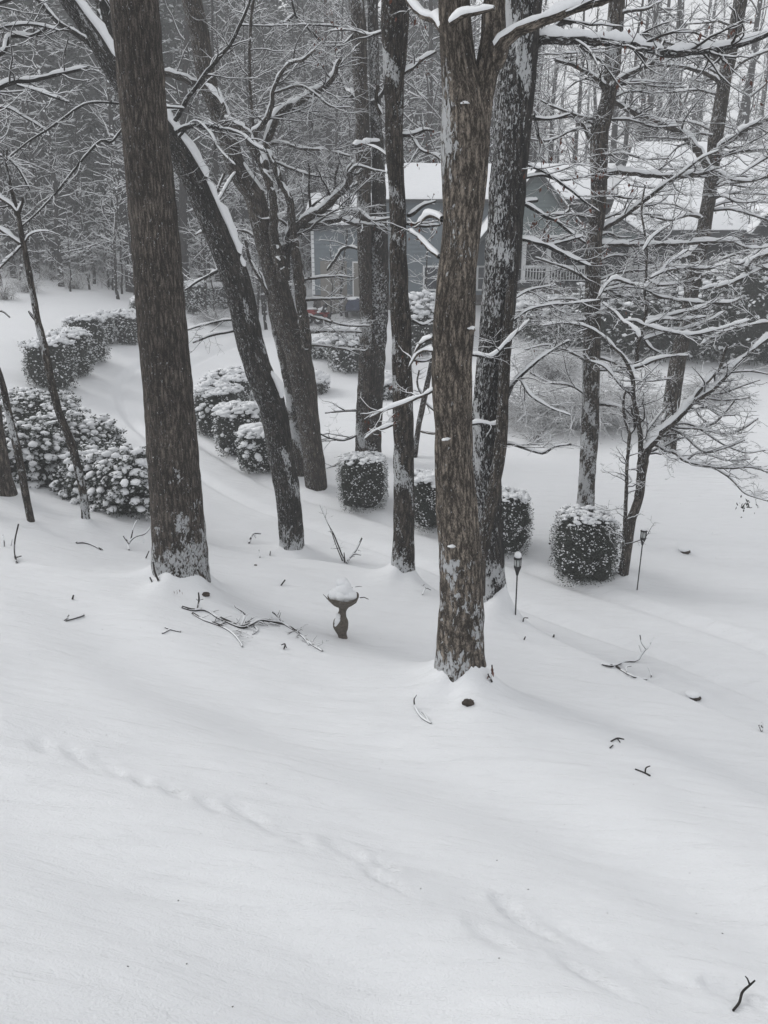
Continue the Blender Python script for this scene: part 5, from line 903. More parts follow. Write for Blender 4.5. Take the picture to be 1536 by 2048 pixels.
# weeping brushy mound
def brush(label, px, py, n, h, L, seed, spread=1.0, group=None, snow=.65):
    b = gnd(px, py); b[2] = on(b[0], b[1]); r = np.random.RandomState(seed); e = empty('twiggy_bush', b, label, 'shrub', group)
    a = r.rand(n) * 2 * np.pi; d = np.stack([np.cos(a) * spread, np.sin(a) * spread * .8, r.uniform(1.0, 2.2, n)], 1); d = norm(d); npt = 9; P = np.zeros((n, npt, 3)); P[:, 0] = r.randn(n, 3) * np.array([.25, .2, 0]) * L * .4; Ls = L * r.uniform(.5, 1.1, n)
    for s in range(1, npt):
        P[:, s] = P[:, s - 1] + d * (Ls / npt)[:, None]; d = norm(d + r.randn(n, 3) * .12 + np.array([0, 0, -.28 / h]))
    P[:, :, 2] = np.maximum(P[:, :, 2], .02); R = np.linspace(.011, .004, npt)[None] * r.uniform(.7, 1.2, (n, 1)); P1, R1 = grow(P, R, r, 3.0, .45, .7, 5, rmin=.003, lmax=.9, flat=.5, up=-.03); P2, R2 = grow(P1, R1, r, 4, .5, .8, 3, rmin=.0026, lmax=.5, flat=.5)
    mb, ms = MB(), MB()
    for p_, r_ in ((P, R), (P1, R1), (P2, R2)): tubes(mb, p_, r_, 3); snow_tubes(ms, p_, r_, 3, np.minimum(r_ * 1.2 + .009, .022) * snow, r)
    mb.build('stems', M_TWIGR, e, kind='stuff', ws=False); ms.build('stem_snow', M_SNOW, e, kind='stuff', ws=False)
brush('arching leafless bush drooping under snow behind the slim straight trunk', 1160, 855, 260, 1.0, 3.4, 5, 1.2); brush('leafless thicket right of the dark speckled oak', 1065, 845, 220, 1.0, 2.8, 6, 1.2); brush('leafless thicket behind the ornamental tree', 1235, 840, 200, 1.0, 2.6, 7, 1.1)
brush('snow-bent leafless bush below the porch', 1110, 760, 200, 1.2, 2.6, 8, 1.0); brush('low sprig bush on the snow bank below the arching bush', 1072, 885, 40, 1.0, .9, 9, .5); brush('sprawling leafless bush in front of the rhododendrons', 1420, 800, 160, 1.0, 1.8, 10, 1.1, snow=.6); brush('bare bush beside the drive between oak and leaning trunk', 430, 650, 90, 1.0, 1.8, 11, 1.0)

for n_, (px, py) in enumerate([(55, 585), (150, 578), (225, 572), (10, 600), (300, 575), (110, 560), (450, 585), (520, 600)]):
    brush(['brown brush at the wood edge behind the left field, left of the forked sapling', 'brush on the snowy bank right of the forked sapling', 'brush beside the thin wood-edge trunks near the thickest oak', 'brush at the far left edge of the field', 'brush hidden mostly behind the thickest oak', 'brush standing higher on the wooded bank at the left', 'brush above the far evergreen bush by the drive', 'brush at the foot of the wood behind the forked tree'][n_], px, py, 70, 1.2, 1.5, 40 + n_, .8, 'brush along the wood edge', snow=.5)
# ---------------------------------------------------------------- garden torches
def torch(px, py, Hh, label, capsnow):
    b = gnd(px, py); e = empty('garden_torch', (b[0], b[1], b[2] - .1), label, 'garden torch', 'solar torches beside the drive'); B = lambda m, n, mt, sm=True, par=e: m.build(n, mt, par, smooth=sm, ws=False)
    m = MB(); lathe(m, [(.0, 0), (.0115, 0), (.0115, Hh - .29), (.0, Hh - .29)], k=10); B(m, 'pole', M_BLACK)
    m = MB(); lathe(m, [(.012, Hh - .31), (.02, Hh - .29), (.032, Hh - .24), (.056, Hh - .17), (.058, Hh - .155), (.05, Hh - .15), (.0, Hh - .15)], k=20); cup = B(m, 'basket', M_BLACK)
    m = MB(); lathe(m, [(.034, Hh - .149), (.043, Hh - .1), (.044, Hh - .03), (.0, Hh - .03)], k=20); B(m, 'lens', M_LENS)
    bm_ = None
    for i in range(6):
        a = i / 6 * 2 * math.pi
        if bm_ is None: q = MB(); beam(q, (.052, 0, Hh - .152), (.056, 0, Hh - .028), .009, .009); bm_ = q.mesh('bar', M_BLACK, False)
        o = link('bar', bm_, e); o.rotation_euler = (0, 0, a)
    m = MB(); lathe(m, [(.03, Hh - .027), (.064, Hh - .027), (.066, Hh - .012), (.05, Hh), (.0, Hh + .004)], k=20); c = B(m, 'cap', M_BLACK)
    m = MB(); blobs(m, [(0, 0, Hh + .035 * capsnow)], [(.055, .055, .06 * capsnow)], None, ICO3, .015, np.random.RandomState(2)); B(m, 'snow_cap', M_SNOW, True, c)
    e.rotation_euler = (0, math.radians(rt.uniform(-1, 2.5)), 0)
d_ = depth(gnd(1031, 1230)); torch(1031, 1230, 118 * d_ / F0 * 1.03 + .1, 'slim black solar torch with a round snowball on top, beside the dark speckled oak', 1.0)
d_ = depth(gnd(1274, 1180)); torch(1274, 1180, 122 * d_ / F0 * 1.03 + .1, 'slim black solar torch by the ornamental tree, nearer the right edge', .5)

# ---------------------------------------------------------------- bird bath
b = gnd(688, 1276); sc_ = depth(b) / F0
e = empty('bird_bath', (b[0], b[1], b[2]), 'weathered tree-shaped bird bath heaped with snow, standing on the lawn beside the fallen branch', 'bird bath'); B = lambda m, n, mt, sm=True, par=e, kd=None: m.build(n, mt, par, smooth=sm, ws=False, kind=kd)
u_ = sc_ * 1.08
prof = [(9, -8), (8, 2), (9, 10), (12, 18), (14, 26), (13, 34), (9.5, 42), (7.5, 50), (7, 57), (8.5, 62), (11, 66)]
m = MB(); k = 36; P = smooth_path(np.array([(r_, z_, 0, 0) for r_, z_ in prof]), 40)[:, :2] * u_; th = np.arange(k) / k * 2 * np.pi; V = np.zeros((40, k, 3)); V[..., 0] = P[:, :1] * np.cos(th); V[..., 1] = P[:, :1] * np.sin(th); V[..., 2] = P[:, 1:]
V[..., :2] *= (1 + .10 * vnoise(V * np.array([16, 16, 5]), 3) + .035 * np.abs(vnoise(V * np.array([55, 55, 10]), 4)))[..., None]; V[..., 0] += -.035 * np.sin(np.clip(V[..., 2] / (66 * u_), 0, 1) * np.pi * 1.2) - .012
i, j = np.meshgrid(np.arange(39), np.arange(k), indexing='ij'); j2 = (j + 1) % k; q4 = np.stack([i * k + j, i * k + j2, (i + 1) * k + j2, (i + 1) * k + j], -1).reshape(-1, 4); m.add(V, q4); B(m, 'pedestal', M_CONC)
pr = [(8, 63), (12, 65), (18, 69), (24, 75), (28, 81), (29, 84), (26, 84), (22, 80), (12, 75), (0, 74)]; P = np.array(pr) * u_; V = np.zeros((len(P), k, 3)); V[..., 0] = P[:, :1] * np.cos(th); V[..., 1] = P[:, :1] * np.sin(th); V[..., 2] = P[:, 1:] + .012 * np.sin(th * 3 + 1) * (P[:, :1] / P[:, :1].max()) + .008 * np.sin(th * 5)
i, j = np.meshgrid(np.arange(len(P) - 1), np.arange(k), indexing='ij'); j2 = (j + 1) % k; m = MB(); V[..., :2] *= (1 + .05 * vnoise(V * 12, 6))[..., None]; m.add(V, np.stack([i * k + j, i * k + j2, (i + 1) * k + j2, (i + 1) * k + j], -1).reshape(-1, 4)); B(m, 'bowl', M_CONC)
m = MB(); C = np.array([(-16, -4, 87), (13, -6, 86), (0, 10, 88), (2, -2, 94), (-2, 4, 103), (6, 0, 101), (-20, 4, 85), (20, 4, 84), (8, -15, 80), (-6, -16, 86), (6, -13, 86)]) * u_; C[:, :2] *= .82; C[:, 2] = 84 * u_ + (C[:, 2] - 84 * u_) * 1.25; S = np.array([(15, 15, 11), (15, 13, 10), (18, 14, 12), (17, 15, 12), (13, 12, 9), (10, 10, 8), (9, 10, 8), (9, 10, 8), (6, 5, 8), (10, 8, 9), (9, 8, 7)]) * u_ * np.array([.92, .92, 1.15])
for c_, s_ in zip(C, S):
    uu = norm(ICO3[0]); m.add(c_ + uu * s_ * (1 + .07 * vnoise(uu * 2 + c_ * 9, 3))[:, None], t=ICO3[1])
B(m, 'bowl_snow', M_SNOW); m = MB(); blobs(m, np.array([(-11, -8, 36), (-10, -6, 44), (-12, -8, 30)]) * u_, np.array([(6, 6, 10), (5, 5, 9), (5, 5, 6)]) * u_, None, ICO2, .08); B(m, 'side_snow', M_SNOW)
m = MB(); q = np.array([[(30, -6, 83), (38, -6, 84), (46, -8, 81)], [(22, 4, 100), (28, 4, 101), (34, 4, 101)], [(-28, -6, 80), (-33, -7, 87), (-36, -7, 90)], [(8, 2, 104), (13, 1, 102), (17, 0, 100)]]) * u_; tubes(m, q, np.array([[.008, .007, .005], [.004, .004, .002], [.007, .005, .004], [.008, .008, .004]]), 5); B(m, 'stick', M_TWIG)

# ---------------------------------------------------------------- fallen branches and sprigs
def sprig(name, label, cat, paths, lift=.03, twig=0, group=None, snow=.5, rise=None, mat=M_TWIG, seed=0, wmin=.0022):
    """paths: picture polylines (px, py, width, height above snow in px)"""
    r = np.random.RandomState(seed + 100); g0 = gnd(paths[0][0][0], paths[0][0][1]); e = empty(name, g0, label, cat, group); LP, LR = [], []; mb, ms = MB(), MB()
    for pts in paths:
        out = []
        for q in pts:
            x, y, w_ = q[:3]; hpx = q[3] if len(q) > 3 else 0
            g = gnd(x, y + hpx); p = at(x, y, g[1]); p[2] = max(p[2], g[2] + lift * .3); out.append([*p, max(wmin, .5 * w_ * depth(p) / F0)])
        s_ = smooth_path(np.array(out), max(8, len(out) * 4)); P = s_[None, :, :3]; R = s_[None, :, 3]; tubes(mb, P, R, 6)
        if snow: snow_tubes(ms, P, R, 6, R * 1.2 * snow + .006, r)
        g = smooth_path(s_, 8); LP.append(g[:, :3]); LR.append(g[:, 3])
    mb.build('stem', mat, e)
    if twig:
        P1, R1 = grow(np.stack(LP), np.stack(LR), r, twig, .3, .6, 5, rmin=.002, lmax=.35, flat=.5, up=.05, jit=.25); P2, R2 = grow(P1, R1, r, twig * 1.1, .5, .8, 3, rmin=.0018, lmax=.15, flat=.6, jit=.2)
        mt = MB(); tubes(mt, P1, R1, 3); tubes(mt, P2, R2, 3); mt.build('side_twigs', mat, e, kind='stuff'); snow_tubes(ms, P1, R1, 3, R1 * 1.2, r)
    if ms.n: ms.build('snow_cover', M_SNOW, e, kind='stuff')
sprig('fallen_branch', 'long fallen branch with fine twigs on the snow beside the bird bath', 'fallen branch', [
    [(364, 1216, 6), (385, 1222, 7), (405, 1219, 6, 2), (420, 1226, 6), (435, 1236, 7), (452, 1242, 8, 2), (470, 1250, 8, 2), (485, 1254, 8, 3), (500, 1249, 7, 5), (520, 1240, 6, 8), (545, 1243, 6, 6), (566, 1247, 7, 2), (580, 1256, 6), (600, 1270, 5), (620, 1288, 5), (645, 1304, 4)],
    [(385, 1228, 5), (405, 1240, 5), (425, 1247, 6), (445, 1255, 5), (465, 1268, 4), (480, 1285, 3), (485, 1295, 3)], [(395, 1220, 4), (398, 1200, 4, 16), (397, 1185, 3, 30)], [(483, 1250, 4, 2), (490, 1230, 4, 16), (480, 1220, 3, 26), (470, 1214, 2, 30)], [(566, 1246, 4), (555, 1232, 4, 8), (545, 1224, 3, 14)],
    [(600, 1270, 3), (612, 1282, 3), (618, 1292, 2)], [(508, 1252, 4), (515, 1262, 3), (505, 1270, 2)], [(398, 1200, 2, 16), (406, 1198, 2, 16)]], twig=9, snow=.25, seed=1)
sprig('fallen_branch', 'forked fallen branch half buried in the drive bank at the right', 'fallen branch', [[(1205, 1330, 6), (1225, 1333, 6), (1240, 1328, 5), (1255, 1322, 5, 3), (1275, 1321, 4, 4), (1285, 1305, 4, 16), (1295, 1296, 3, 24), (1307, 1275, 3, 40)], [(1232, 1334, 5), (1250, 1346, 4), (1270, 1356, 4), (1292, 1360, 4), (1303, 1352, 3, 4), (1296, 1335, 2, 14)],
    [(1292, 1298, 3, 24), (1283, 1285, 2, 34), (1280, 1270, 2, 46)], [(1284, 1306, 2, 16), (1278, 1290, 2, 28)], [(1255, 1350, 3), (1252, 1335, 2, 8), (1262, 1332, 2, 8)]], snow=1.0, seed=2)
S = lambda *a, **k: sprig('twig', *a, **k)
S('curved twig sprig sticking from the snow below the pale oak', 'twig', [[(862, 1448, 4), (845, 1438, 4), (832, 1420, 4), (828, 1400, 3, 14), (833, 1390, 2, 24)], [(858, 1446, 3), (850, 1430, 3, 4), (843, 1424, 2, 8)]], seed=3)
S('lone forked twig near the bottom right corner', 'twig', [[(1466, 2023, 5), (1478, 2008, 5), (1485, 1984, 5, 8), (1500, 1970, 4, 18), (1510, 1961, 3, 26)], [(1500, 1971, 4, 18), (1495, 1958, 3, 28), (1491, 1953, 3, 32)]], seed=4, snow=0)
S('thin twig pair lying on the lawn right of centre', 'twig', [[(1300, 1553, 4), (1288, 1547, 3), (1270, 1540, 3)], [(1290, 1548, 3), (1292, 1536, 3, 8), (1300, 1532, 2, 10)]], seed=5, snow=0)
S('faint fine twig fan above the thin twig pair', 'twig', [[(1222, 1484, 3), (1235, 1478, 3), (1248, 1480, 2)], [(1220, 1497, 3), (1226, 1492, 2)], [(1235, 1479, 2), (1240, 1486, 2)]], seed=6, snow=0)
S('upright bare sprig at the far left below the saplings', 'twig', [[(34, 1127, 4), (29, 1105, 4, 10), (30, 1080, 3, 30), (37, 1048, 3, 62)], [(32, 1115, 3, 6), (43, 1112, 2, 8)], [(22, 1092, 3), (24, 1078, 2, 12)], [(9, 1094, 3), (8, 1080, 3, 12), (6, 1070, 2, 20)]], seed=7, snow=.2)
S('arched twig on the snow between sapling and thickest oak', 'twig', [[(152, 1087, 4), (168, 1085, 4, 2), (185, 1090, 3, 2), (204, 1101, 4)]], seed=8, snow=.4)
S('branching bare sprig just left of the thickest oak foot', 'twig', [[(258, 1101, 4), (258, 1086, 4, 10), (270, 1074, 3, 22), (290, 1067, 3, 28), (302, 1053, 2, 40)], [(258, 1088, 3, 10), (247, 1072, 3, 24)], [(262, 1078, 3, 16), (268, 1052, 2, 40), (275, 1040, 2, 50)], [(285, 1068, 2, 26), (288, 1085, 2, 12)]], seed=9, snow=.6)
S('short stub twigs at the left side of the thickest oak', 'twig', [[(317, 1163, 4), (310, 1145, 4, 14), (306, 1124, 3, 32)], [(304, 1165, 3), (300, 1155, 3, 8)], [(292, 1117, 3), (298, 1102, 2, 12)]], seed=10, snow=0)
S('small dark twig low on the left lawn', 'twig', [[(130, 1243, 5), (145, 1239, 5), (168, 1230, 4, 2)], [(133, 1240, 3), (138, 1230, 2, 6)]], seed=11, snow=.3)
S('tiny upright stub on the left lawn above the small dark twig', 'twig', [[(145, 1200, 4), (147, 1190, 3, 8)]], seed=12, snow=0)
S('flat twig below the thickest oak', 'twig', [[(330, 1256, 3), (345, 1261, 4), (362, 1265, 3)], [(325, 1268, 3), (340, 1260, 3)]], seed=13, snow=.2)
S('hooked twig left of the leaning dark trunk foot', 'twig', [[(498, 1088, 4), (506, 1068, 4, 14), (522, 1067, 3, 16)], [(508, 1068, 3, 14), (512, 1076, 2, 8)], [(520, 1116, 3), (518, 1100, 2, 12)], [(540, 1112, 3), (541, 1102, 2, 8)]], seed=14, snow=.5)
S('short twig on the snow above the fallen branch', 'twig', [[(562, 1172, 3), (570, 1160, 3, 8)]], seed=15, snow=0)
S('small forked twig under the long fallen branch', 'twig', [[(568, 1300, 3), (570, 1288, 3, 8), (562, 1290, 2, 6)], [(570, 1288, 2, 8), (573, 1296, 2, 2)]], seed=16, snow=0)
S('sprig bush on the bank crest above the bird bath', 'twig', [[(693, 1128, 4), (700, 1115, 4, 8), (712, 1100, 4, 22), (724, 1076, 3, 44)], [(690, 1126, 4), (682, 1105, 3, 16), (668, 1070, 3, 50), (655, 1045, 2, 74), (640, 1010, 2, 100)], [(700, 1116, 3, 8), (708, 1108, 3, 16), (722, 1110, 2, 14)], [(685, 1122, 3, 4), (672, 1090, 2, 34), (664, 1066, 2, 56)], [(690, 1126, 3), (688, 1105, 2, 18)]], twig=6, seed=17, snow=.4)
S('small sprigs at the foot of the straight brown trunk', 'twig', [[(845, 1190, 3), (852, 1176, 3, 10), (862, 1180, 2, 8)], [(846, 1172, 3), (848, 1168, 3, 4)]], seed=18, snow=.4)
S('frail sprigs on the bank right of the torch', 'twig', [[(1046, 1245, 3), (1048, 1236, 2, 8), (1056, 1236, 2, 8)], [(1048, 1281, 3), (1051, 1273, 2, 8)], [(1107, 1275, 4), (1108, 1270, 3, 4)]], seed=19, snow=0)
S('tuft of stalks at the right edge of the bank', 'twig', [[(1523, 1463, 4), (1518, 1450, 3, 10)], [(1523, 1463, 4), (1526, 1449, 3, 12)], [(1522, 1463, 3), (1523, 1446, 3, 14)]], seed=20, snow=.3)
S('curled dead leaf on a stalk at the right of the pale oak foot', 'twig', [[(984, 1366, 4), (980, 1355, 4, 8), (976, 1348, 3, 14)], [(979, 1360, 3, 4), (984, 1345, 3, 16), (984, 1330, 3, 30)]], seed=21, snow=.4)
q = at(984, 1332, gnd(984, 1366)[1]); m = MB(); leaves(m, np.array([q, q + (.01, 0, -.05), q + (-.03, 0, -.1)]), np.array([(.1, .1, -1.), (.15, -.1, -1.), (-.3, 0, -1.)]), .10, rt, .32); o_ = m.build('dead_leaf', M_DEAD, None, smooth=False); tag(o_, 'long curled reddish dead leaf hanging beside the pale oak foot', 'leaf')
# dark openings and stones
def stone(name, label, cat, px, py, s, mat=M_CORE, snow=True):
    g = gnd(px, py); e = empty(name, g, label, cat); m = MB(); uu = norm(ICO3[0]); m.add(uu * np.array([s, s * .8, s * .55]) * (1 + .18 * vnoise(uu * 2.3 + px, 3))[:, None] + (0, 0, s * .15), t=ICO3[1]); m.build('rock', mat, e, ws=False)
    if snow: m = MB(); m.add(uu * np.array([s * 1.25, s * 1.1, s * .5]) * (1 + .06 * vnoise(uu * 2 + px, 5))[:, None] + (-s * .35, s * .35, s * .62), t=ICO3[1]); m.build('snow_cap', M_SNOW, e, ws=False)
M_ROOT = plain('dark_stone_and_hollow', (.045, .035, .028), .9, 25, .5, bs=.6, bd=.02)
stone('buried_stone', 'dark stone peeking from a snow bump on the right bank', 'stone', 1390, 1397, .085, M_ROOT); stone('buried_stone', 'small dark stone with snow cap on the far snow right of the torch', 'stone', 1371, 1105, .10, M_ROOT)
stone('dark_root_lump', 'dark lump standing in for the shaded root hollow below the pale oak', 'root', 936, 1408, .07, M_ROOT, False); stone('dark_root_lump', 'dark root knob in the snow under the thickest oak', 'root', 412, 1190, .06, M_ROOT, False); stone('pine_cone', 'small dark cone on the snow right of the thickest oak', 'cone', 511, 1131, .028, M_ROOT, False)  # lump below the pale oak: dark colour stands for shade inside a root hollow
stone('pine_cone', 'tiny dark cone on the snow between boxwood and dark oak', 'cone', 1100, 1088, .035, M_ROOT, False)
# orange-brown leaf scraps under the big oak
m = MB(); C = np.array([gnd(x, y) + (0, 0, .03) for x, y in [(350, 1192), (354, 1194), (360, 1190), (366, 1194), (352, 1188)]]); leaves(m, C, rt.randn(5, 3) * .3 + np.array([0, 0, 1.]), .055, rt, .3); o_ = m.build('leaf_scraps', M_DEAD, None, smooth=False, kind='stuff'); o_['label'] = 'few orange-brown leaf scraps poking from the snow below the thickest oak'
# bits of debris on the snow
m = MB(); rd = np.random.RandomState(9); C = []
for _ in range(55):
    x, y = rd.uniform(0, 1536), rd.uniform(1160, 2040); g = gnd(x, y); C.append(g + (0, 0, .002))
blobs(m, C, np.array([.006, .004, .002]) * rd.uniform(.5, 1.3, (55, 1)), None, OCT, .3, rd); o_ = m.build('bark_crumbs', M_ROOT, None, kind='stuff'); o_['label'] = 'scattered dark bark crumbs on the lawn snow'

# ---------------------------------------------------------------- woods
def bg_tree_meshes(seed, Ht, r0, nl=22, crown=.35, lean=.03, dens=(1.3, 2.0), lspread=1.0, d3=0):
    r = np.random.RandomState(seed); n = 14; z = np.linspace(0, Ht, n); P = np.zeros((1, n, 3)); P[0, :, 2] = z; P[0, :, 0] = np.cumsum(r.randn(n) * .06) + z * r.uniform(-lean, lean); P[0, :, 1] = np.cumsum(r.randn(n) * .06); P[0, :, :2] -= P[0, 0, :2]; R = (r0 * (1 - .85 * (z / Ht) ** 1.1) + .01)[None]; R[0, 0] *= 1.3; P[0, 0, 2] = -.5
    mt = MB(); tubes(mt, P, R, 10); M = nl; t = crown * .4 + (1 - crown * .4) * r.rand(M) ** .9; f = t * (n - 1); i = np.minimum(f.astype(int), n - 2); w = (f - i)[:, None]; p = P[0, i] * (1 - w) + P[0, i + 1] * w; a = r.rand(M) * 2 * np.pi; d = norm(np.stack([np.cos(a), np.sin(a), r.uniform(.1, .9, M)], 1)); L = Ht * .22 * lspread * (1.25 - t) * r.uniform(.5, 1.2, M)
    Q = np.zeros((M, 8, 3)); Q[:, 0] = p
    for s in range(1, 8): Q[:, s] = Q[:, s - 1] + d * (L / 7)[:, None]; d = norm(d + r.randn(M, 3) * .17 + np.array([0, 0, .03]))
    rb = np.clip(r0 * .32 * (1.2 - t), .015, .2); RR = rb[:, None] * np.linspace(1, .25, 8)[None]
    Q1, R1 = grow(Q, RR, r, dens[0], .42, .45, 6, rmin=.014, lmax=3.0, flat=.7); Q2, R2 = grow(Q1, R1, r, dens[1], .55, .6, 4, rmin=.010 if Ht > 10 else .007, lmax=1.5, flat=.7)
    mc, ms = MB(), MB(); tubes(mc, Q, RR, 5); tubes(mc, Q1, R1, 3); tubes(mc, Q2, R2, 3); th = .04
    snow_tubes(ms, Q, RR, 5, np.minimum(RR * .8 + .02, .08), r); snow_tubes(ms, Q1, R1, 3, np.minimum(R1 + .018, .045), r); snow_tubes(ms, Q2, R2, 3, np.minimum(R2 + .014, .032), r)
    # blown snow on the trunk
    V = P[0][:, None] + np.stack([np.cos(np.arange(12) / 12 * 6.283), np.sin(np.arange(12) / 12 * 6.283), 0 * np.arange(12)], 1)[None] * R[0][:, None, None]; nr = np.broadcast_to(np.stack([np.cos(np.arange(12) / 12 * 6.283), np.sin(np.arange(12) / 12 * 6.283), 0 * np.arange(12)], 1)[None], V.shape)
    stick(ms, V, nr, 22, (.03, .08), r, thr=.0, unit=OCT)
    return mt.mesh('trunk', M_BARK_FAR, att=True), mc.mesh('crown', M_TWIG), ms.mesh('crown_snow', M_SNOWF)
def bg_make(meshes, name, label, cat, group, loc, rz, s):
    if group:     # say where in the wood it stands: its depth, build and the near trunks it shows between
        px = 768 + F0 * loc[0] / depth(np.array(loc)); k = 0
        marks = [(60, 'left of the forked sapling'), (265, 'between sapling and thickest oak'), (440, 'just right of the thickest oak'), (560, 'among the forked tree limbs'), (715, 'between forked and twin-trunked trees'), (870, 'between straight trunk and pale oak'), (1050, 'behind the two central oaks'), (1190, 'between dark oak and slim trunk'), (1420, 'between slim and leaning trunks'), (1800, 'right of the leaning trunk')]
        where = next((w for x, w in marks if px < x), marks[-1][1]); far = 'near' if loc[1] < 56 else 'mid-depth' if loc[1] < 78 else 'deep' if loc[1] < 100 else 'farthest'
        kind = {'pine_tree': 'snow-dusted pine', 'understory_tree': 'slight undergrowth sapling'}.get(name, 'bare tree'); size = 'tall' if s > 1.2 else 'short' if s < .95 else 'middling'; label = f'{size} {kind}, {far} in the wood, {where}'; group = {'pine_tree': 'pines of the wood', 'understory_tree': 'undergrowth saplings of the wood'}.get(name, 'bare trees of the wood')
    e = empty(name, loc, label, cat, group, rz); e.scale = (s, s, s); link('trunk', meshes[0], e); c = link('crown', meshes[1], e, 'stuff'); link('crown_snow', meshes[2], c, 'stuff')
    return e
VAR = [bg_tree_meshes(200 + i, Ht, r0, int(nl * 1.4), cr, dens=dn, lean=.10) for i, (Ht, r0, nl, cr, dn) in enumerate([(18, .20, 26, .5, (1.2, 1.8)), (20, .26, 28, .45, (1.1, 1.7)), (16, .15, 24, .3, (1.3, 2.0)), (22, .30, 28, .5, (1.0, 1.6)), (14, .12, 24, .25, (1.5, 2.2)), (17, .17, 26, .2, (1.3, 2.0))])]
UND = [bg_tree_meshes(300 + i, Ht, r0, nl, cr, dens=dn, lspread=1.6) for i, (Ht, r0, nl, cr, dn) in enumerate([(6, .05, 16, .2, (3.0, 4.0)), (8, .07, 18, .15, (2.6, 3.6)), (4.5, .04, 14, .15, (3.6, 4.5))])]
def pine_meshes(seed, Ht):
    r = np.random.RandomState(seed); mt = MB(); z = np.linspace(0, Ht, 8); P = np.zeros((1, 8, 3)); P[0, :, 2] = z; tubes(mt, P, (Ht * .014 * (1 - z / Ht) + .02)[None], 8); mc, ms = MB(), MB(); M = 130; t = r.uniform(.12, .99, M); a = r.rand(M) * 6.283; L = Ht * .22 * (1.06 - t) * r.uniform(.6, 1.1, M); C, S = [], []
    for i in range(M):
        k = max(4, int(L[i] / .16)); s = np.linspace(.15, 1, k); c = np.stack([np.cos(a[i]) * L[i] * s, np.sin(a[i]) * L[i] * s, t[i] * Ht - .25 * L[i] * s ** 1.5], 1); C.append(np.repeat(c, 5, 0) + r.randn(5 * k, 3) * np.array([.2, .2, .1])); S.append(c + (0, 0, .09) + r.randn(k, 3) * .06)
    C = np.concatenate(C); leaves(mc, C, r.randn(len(C), 3) * np.array([1, 1, .5]) + np.array([0, 0, -.3]), .42, r, .35); S = np.concatenate(S); S = S[r.rand(len(S)) < .45]; s = r.uniform(.07, .2, (len(S), 1)); blobs(ms, S, s * np.array([[1.2, 1.2, .4]]), None, OCT, .2, r)
    return mt.mesh('trunk', M_BARK_FAR, att=True), mc.mesh('crown', M_NEEDLE, False), ms.mesh('crown_snow', M_SNOWF)
PIN = [pine_meshes(400, 17), pine_meshes(401, 14)]
rw = np.random.RandomState(4)
def scatter(n, Y0, Y1, u0, u1, fn, avoid=1.6, placed=[]):
    c = 0; tries = 0
    while c < n and tries < n * 40:
        tries += 1; Yv = Y0 + (Y1 - Y0) * rw.rand() ** 1.3; X = Yv * rw.uniform(u0, u1)
        if -5 < X < 27 and 36.5 < Yv < 53: continue
        if any((X - a) ** 2 + (Yv - b_) ** 2 < avoid ** 2 for a, b_ in placed): continue
        placed.append((X, Yv)); fn(X, Yv, on(X, Yv), c); c += 1
scatter(95, 43, 92, -.62, -.06, lambda x, y, z, i: bg_make(VAR[i % 6], 'bare_tree', 'bare snow-dusted tree of the hillside wood at the upper left', 'tree', 'wood on the left hillside', (x, y, z), rw.rand() * 6.28, rw.uniform(.8, 1.15)))
scatter(60, 54, 100, -.08, .2, lambda x, y, z, i: bg_make(VAR[(i * 5 + 1) % 6], 'bare_tree', 'bare tree of the dense wood seen above the house ridge', 'tree', 'wood behind the house', (x, y, z), rw.rand() * 6.28, rw.uniform(1.0, 1.5)))
scatter(60, 56, 110, .16, .62, lambda x, y, z, i: bg_make(VAR[(i * 5 + 2) % 6], 'bare_tree', 'pale bare tree rising in the mist behind the high snowy roof', 'tree', 'misty wood behind the right roof', (x, y, z), rw.rand() * 6.28, rw.uniform(1.0, 1.5)))
scatter(45, 90, 150, -.62, .22, lambda x, y, z, i: bg_make(VAR[(i * 5) % 6], 'bare_tree', 'faint bare tree deep in the snowfall on the far slope', 'tree', 'far slope wood', (x, y, z), rw.rand() * 6.28, rw.uniform(.9, 1.3)), avoid=2)
scatter(36, 50, 95, -.62, -.22, lambda x, y, z, i: bg_make(PIN[i % 2], 'pine_tree', 'dark snow-dusted pine in the wood at the upper left', 'tree', 'pines on the left hillside', (x, y, z - .3), rw.rand() * 6.28, rw.uniform(.8, 1.3)), avoid=1.6)
scatter(90, 41, 66, -.62, -.06, lambda x, y, z, i: bg_make(UND[i % 3], 'understory_tree', 'thin undergrowth sapling at the edge of the left wood', 'tree', 'undergrowth saplings at the left wood', (x, y, z), rw.rand() * 6.28, rw.uniform(.7, 1.2)), avoid=.9)
for (px, py, v, s, lb) in [(684, 632, 1, .85, 'small snowy tree standing in front of the tractor and garage doors'), (660, 650, 0, .7, 'slight sapling by the drive left of the small tree'), (520, 660, 1, .9, 'thin tree beyond the drive behind the forked tree'), (1130, 640, 0, .9, 'twiggy tree in front of the porch gable'),
                           (1330, 650, 1, .8, 'twiggy tree before the right-hand porch'), (1480, 650, 1, .75, 'twiggy tree under the high roof at the right edge'), (420, 600, 1, 1.0, 'thin tree above the far evergreen bush'), (350, 590, 0, 1.0, 'thin tree hidden partly by the thickest oak'), (560, 600, 1, 1.1, 'thin tree at the drive bend under the wood'), (850, 648, 0, .85, 'twiggy tree in front of the window of the blue-grey wall'), (1010, 645, 0, .7, 'sapling between the two central oaks before the house')]:
    b = base_of(px, py); bg_make(UND[v], 'small_tree', lb, 'tree', None, (b[0], b[1], on(b[0], b[1])), rw.rand() * 6.28, s)
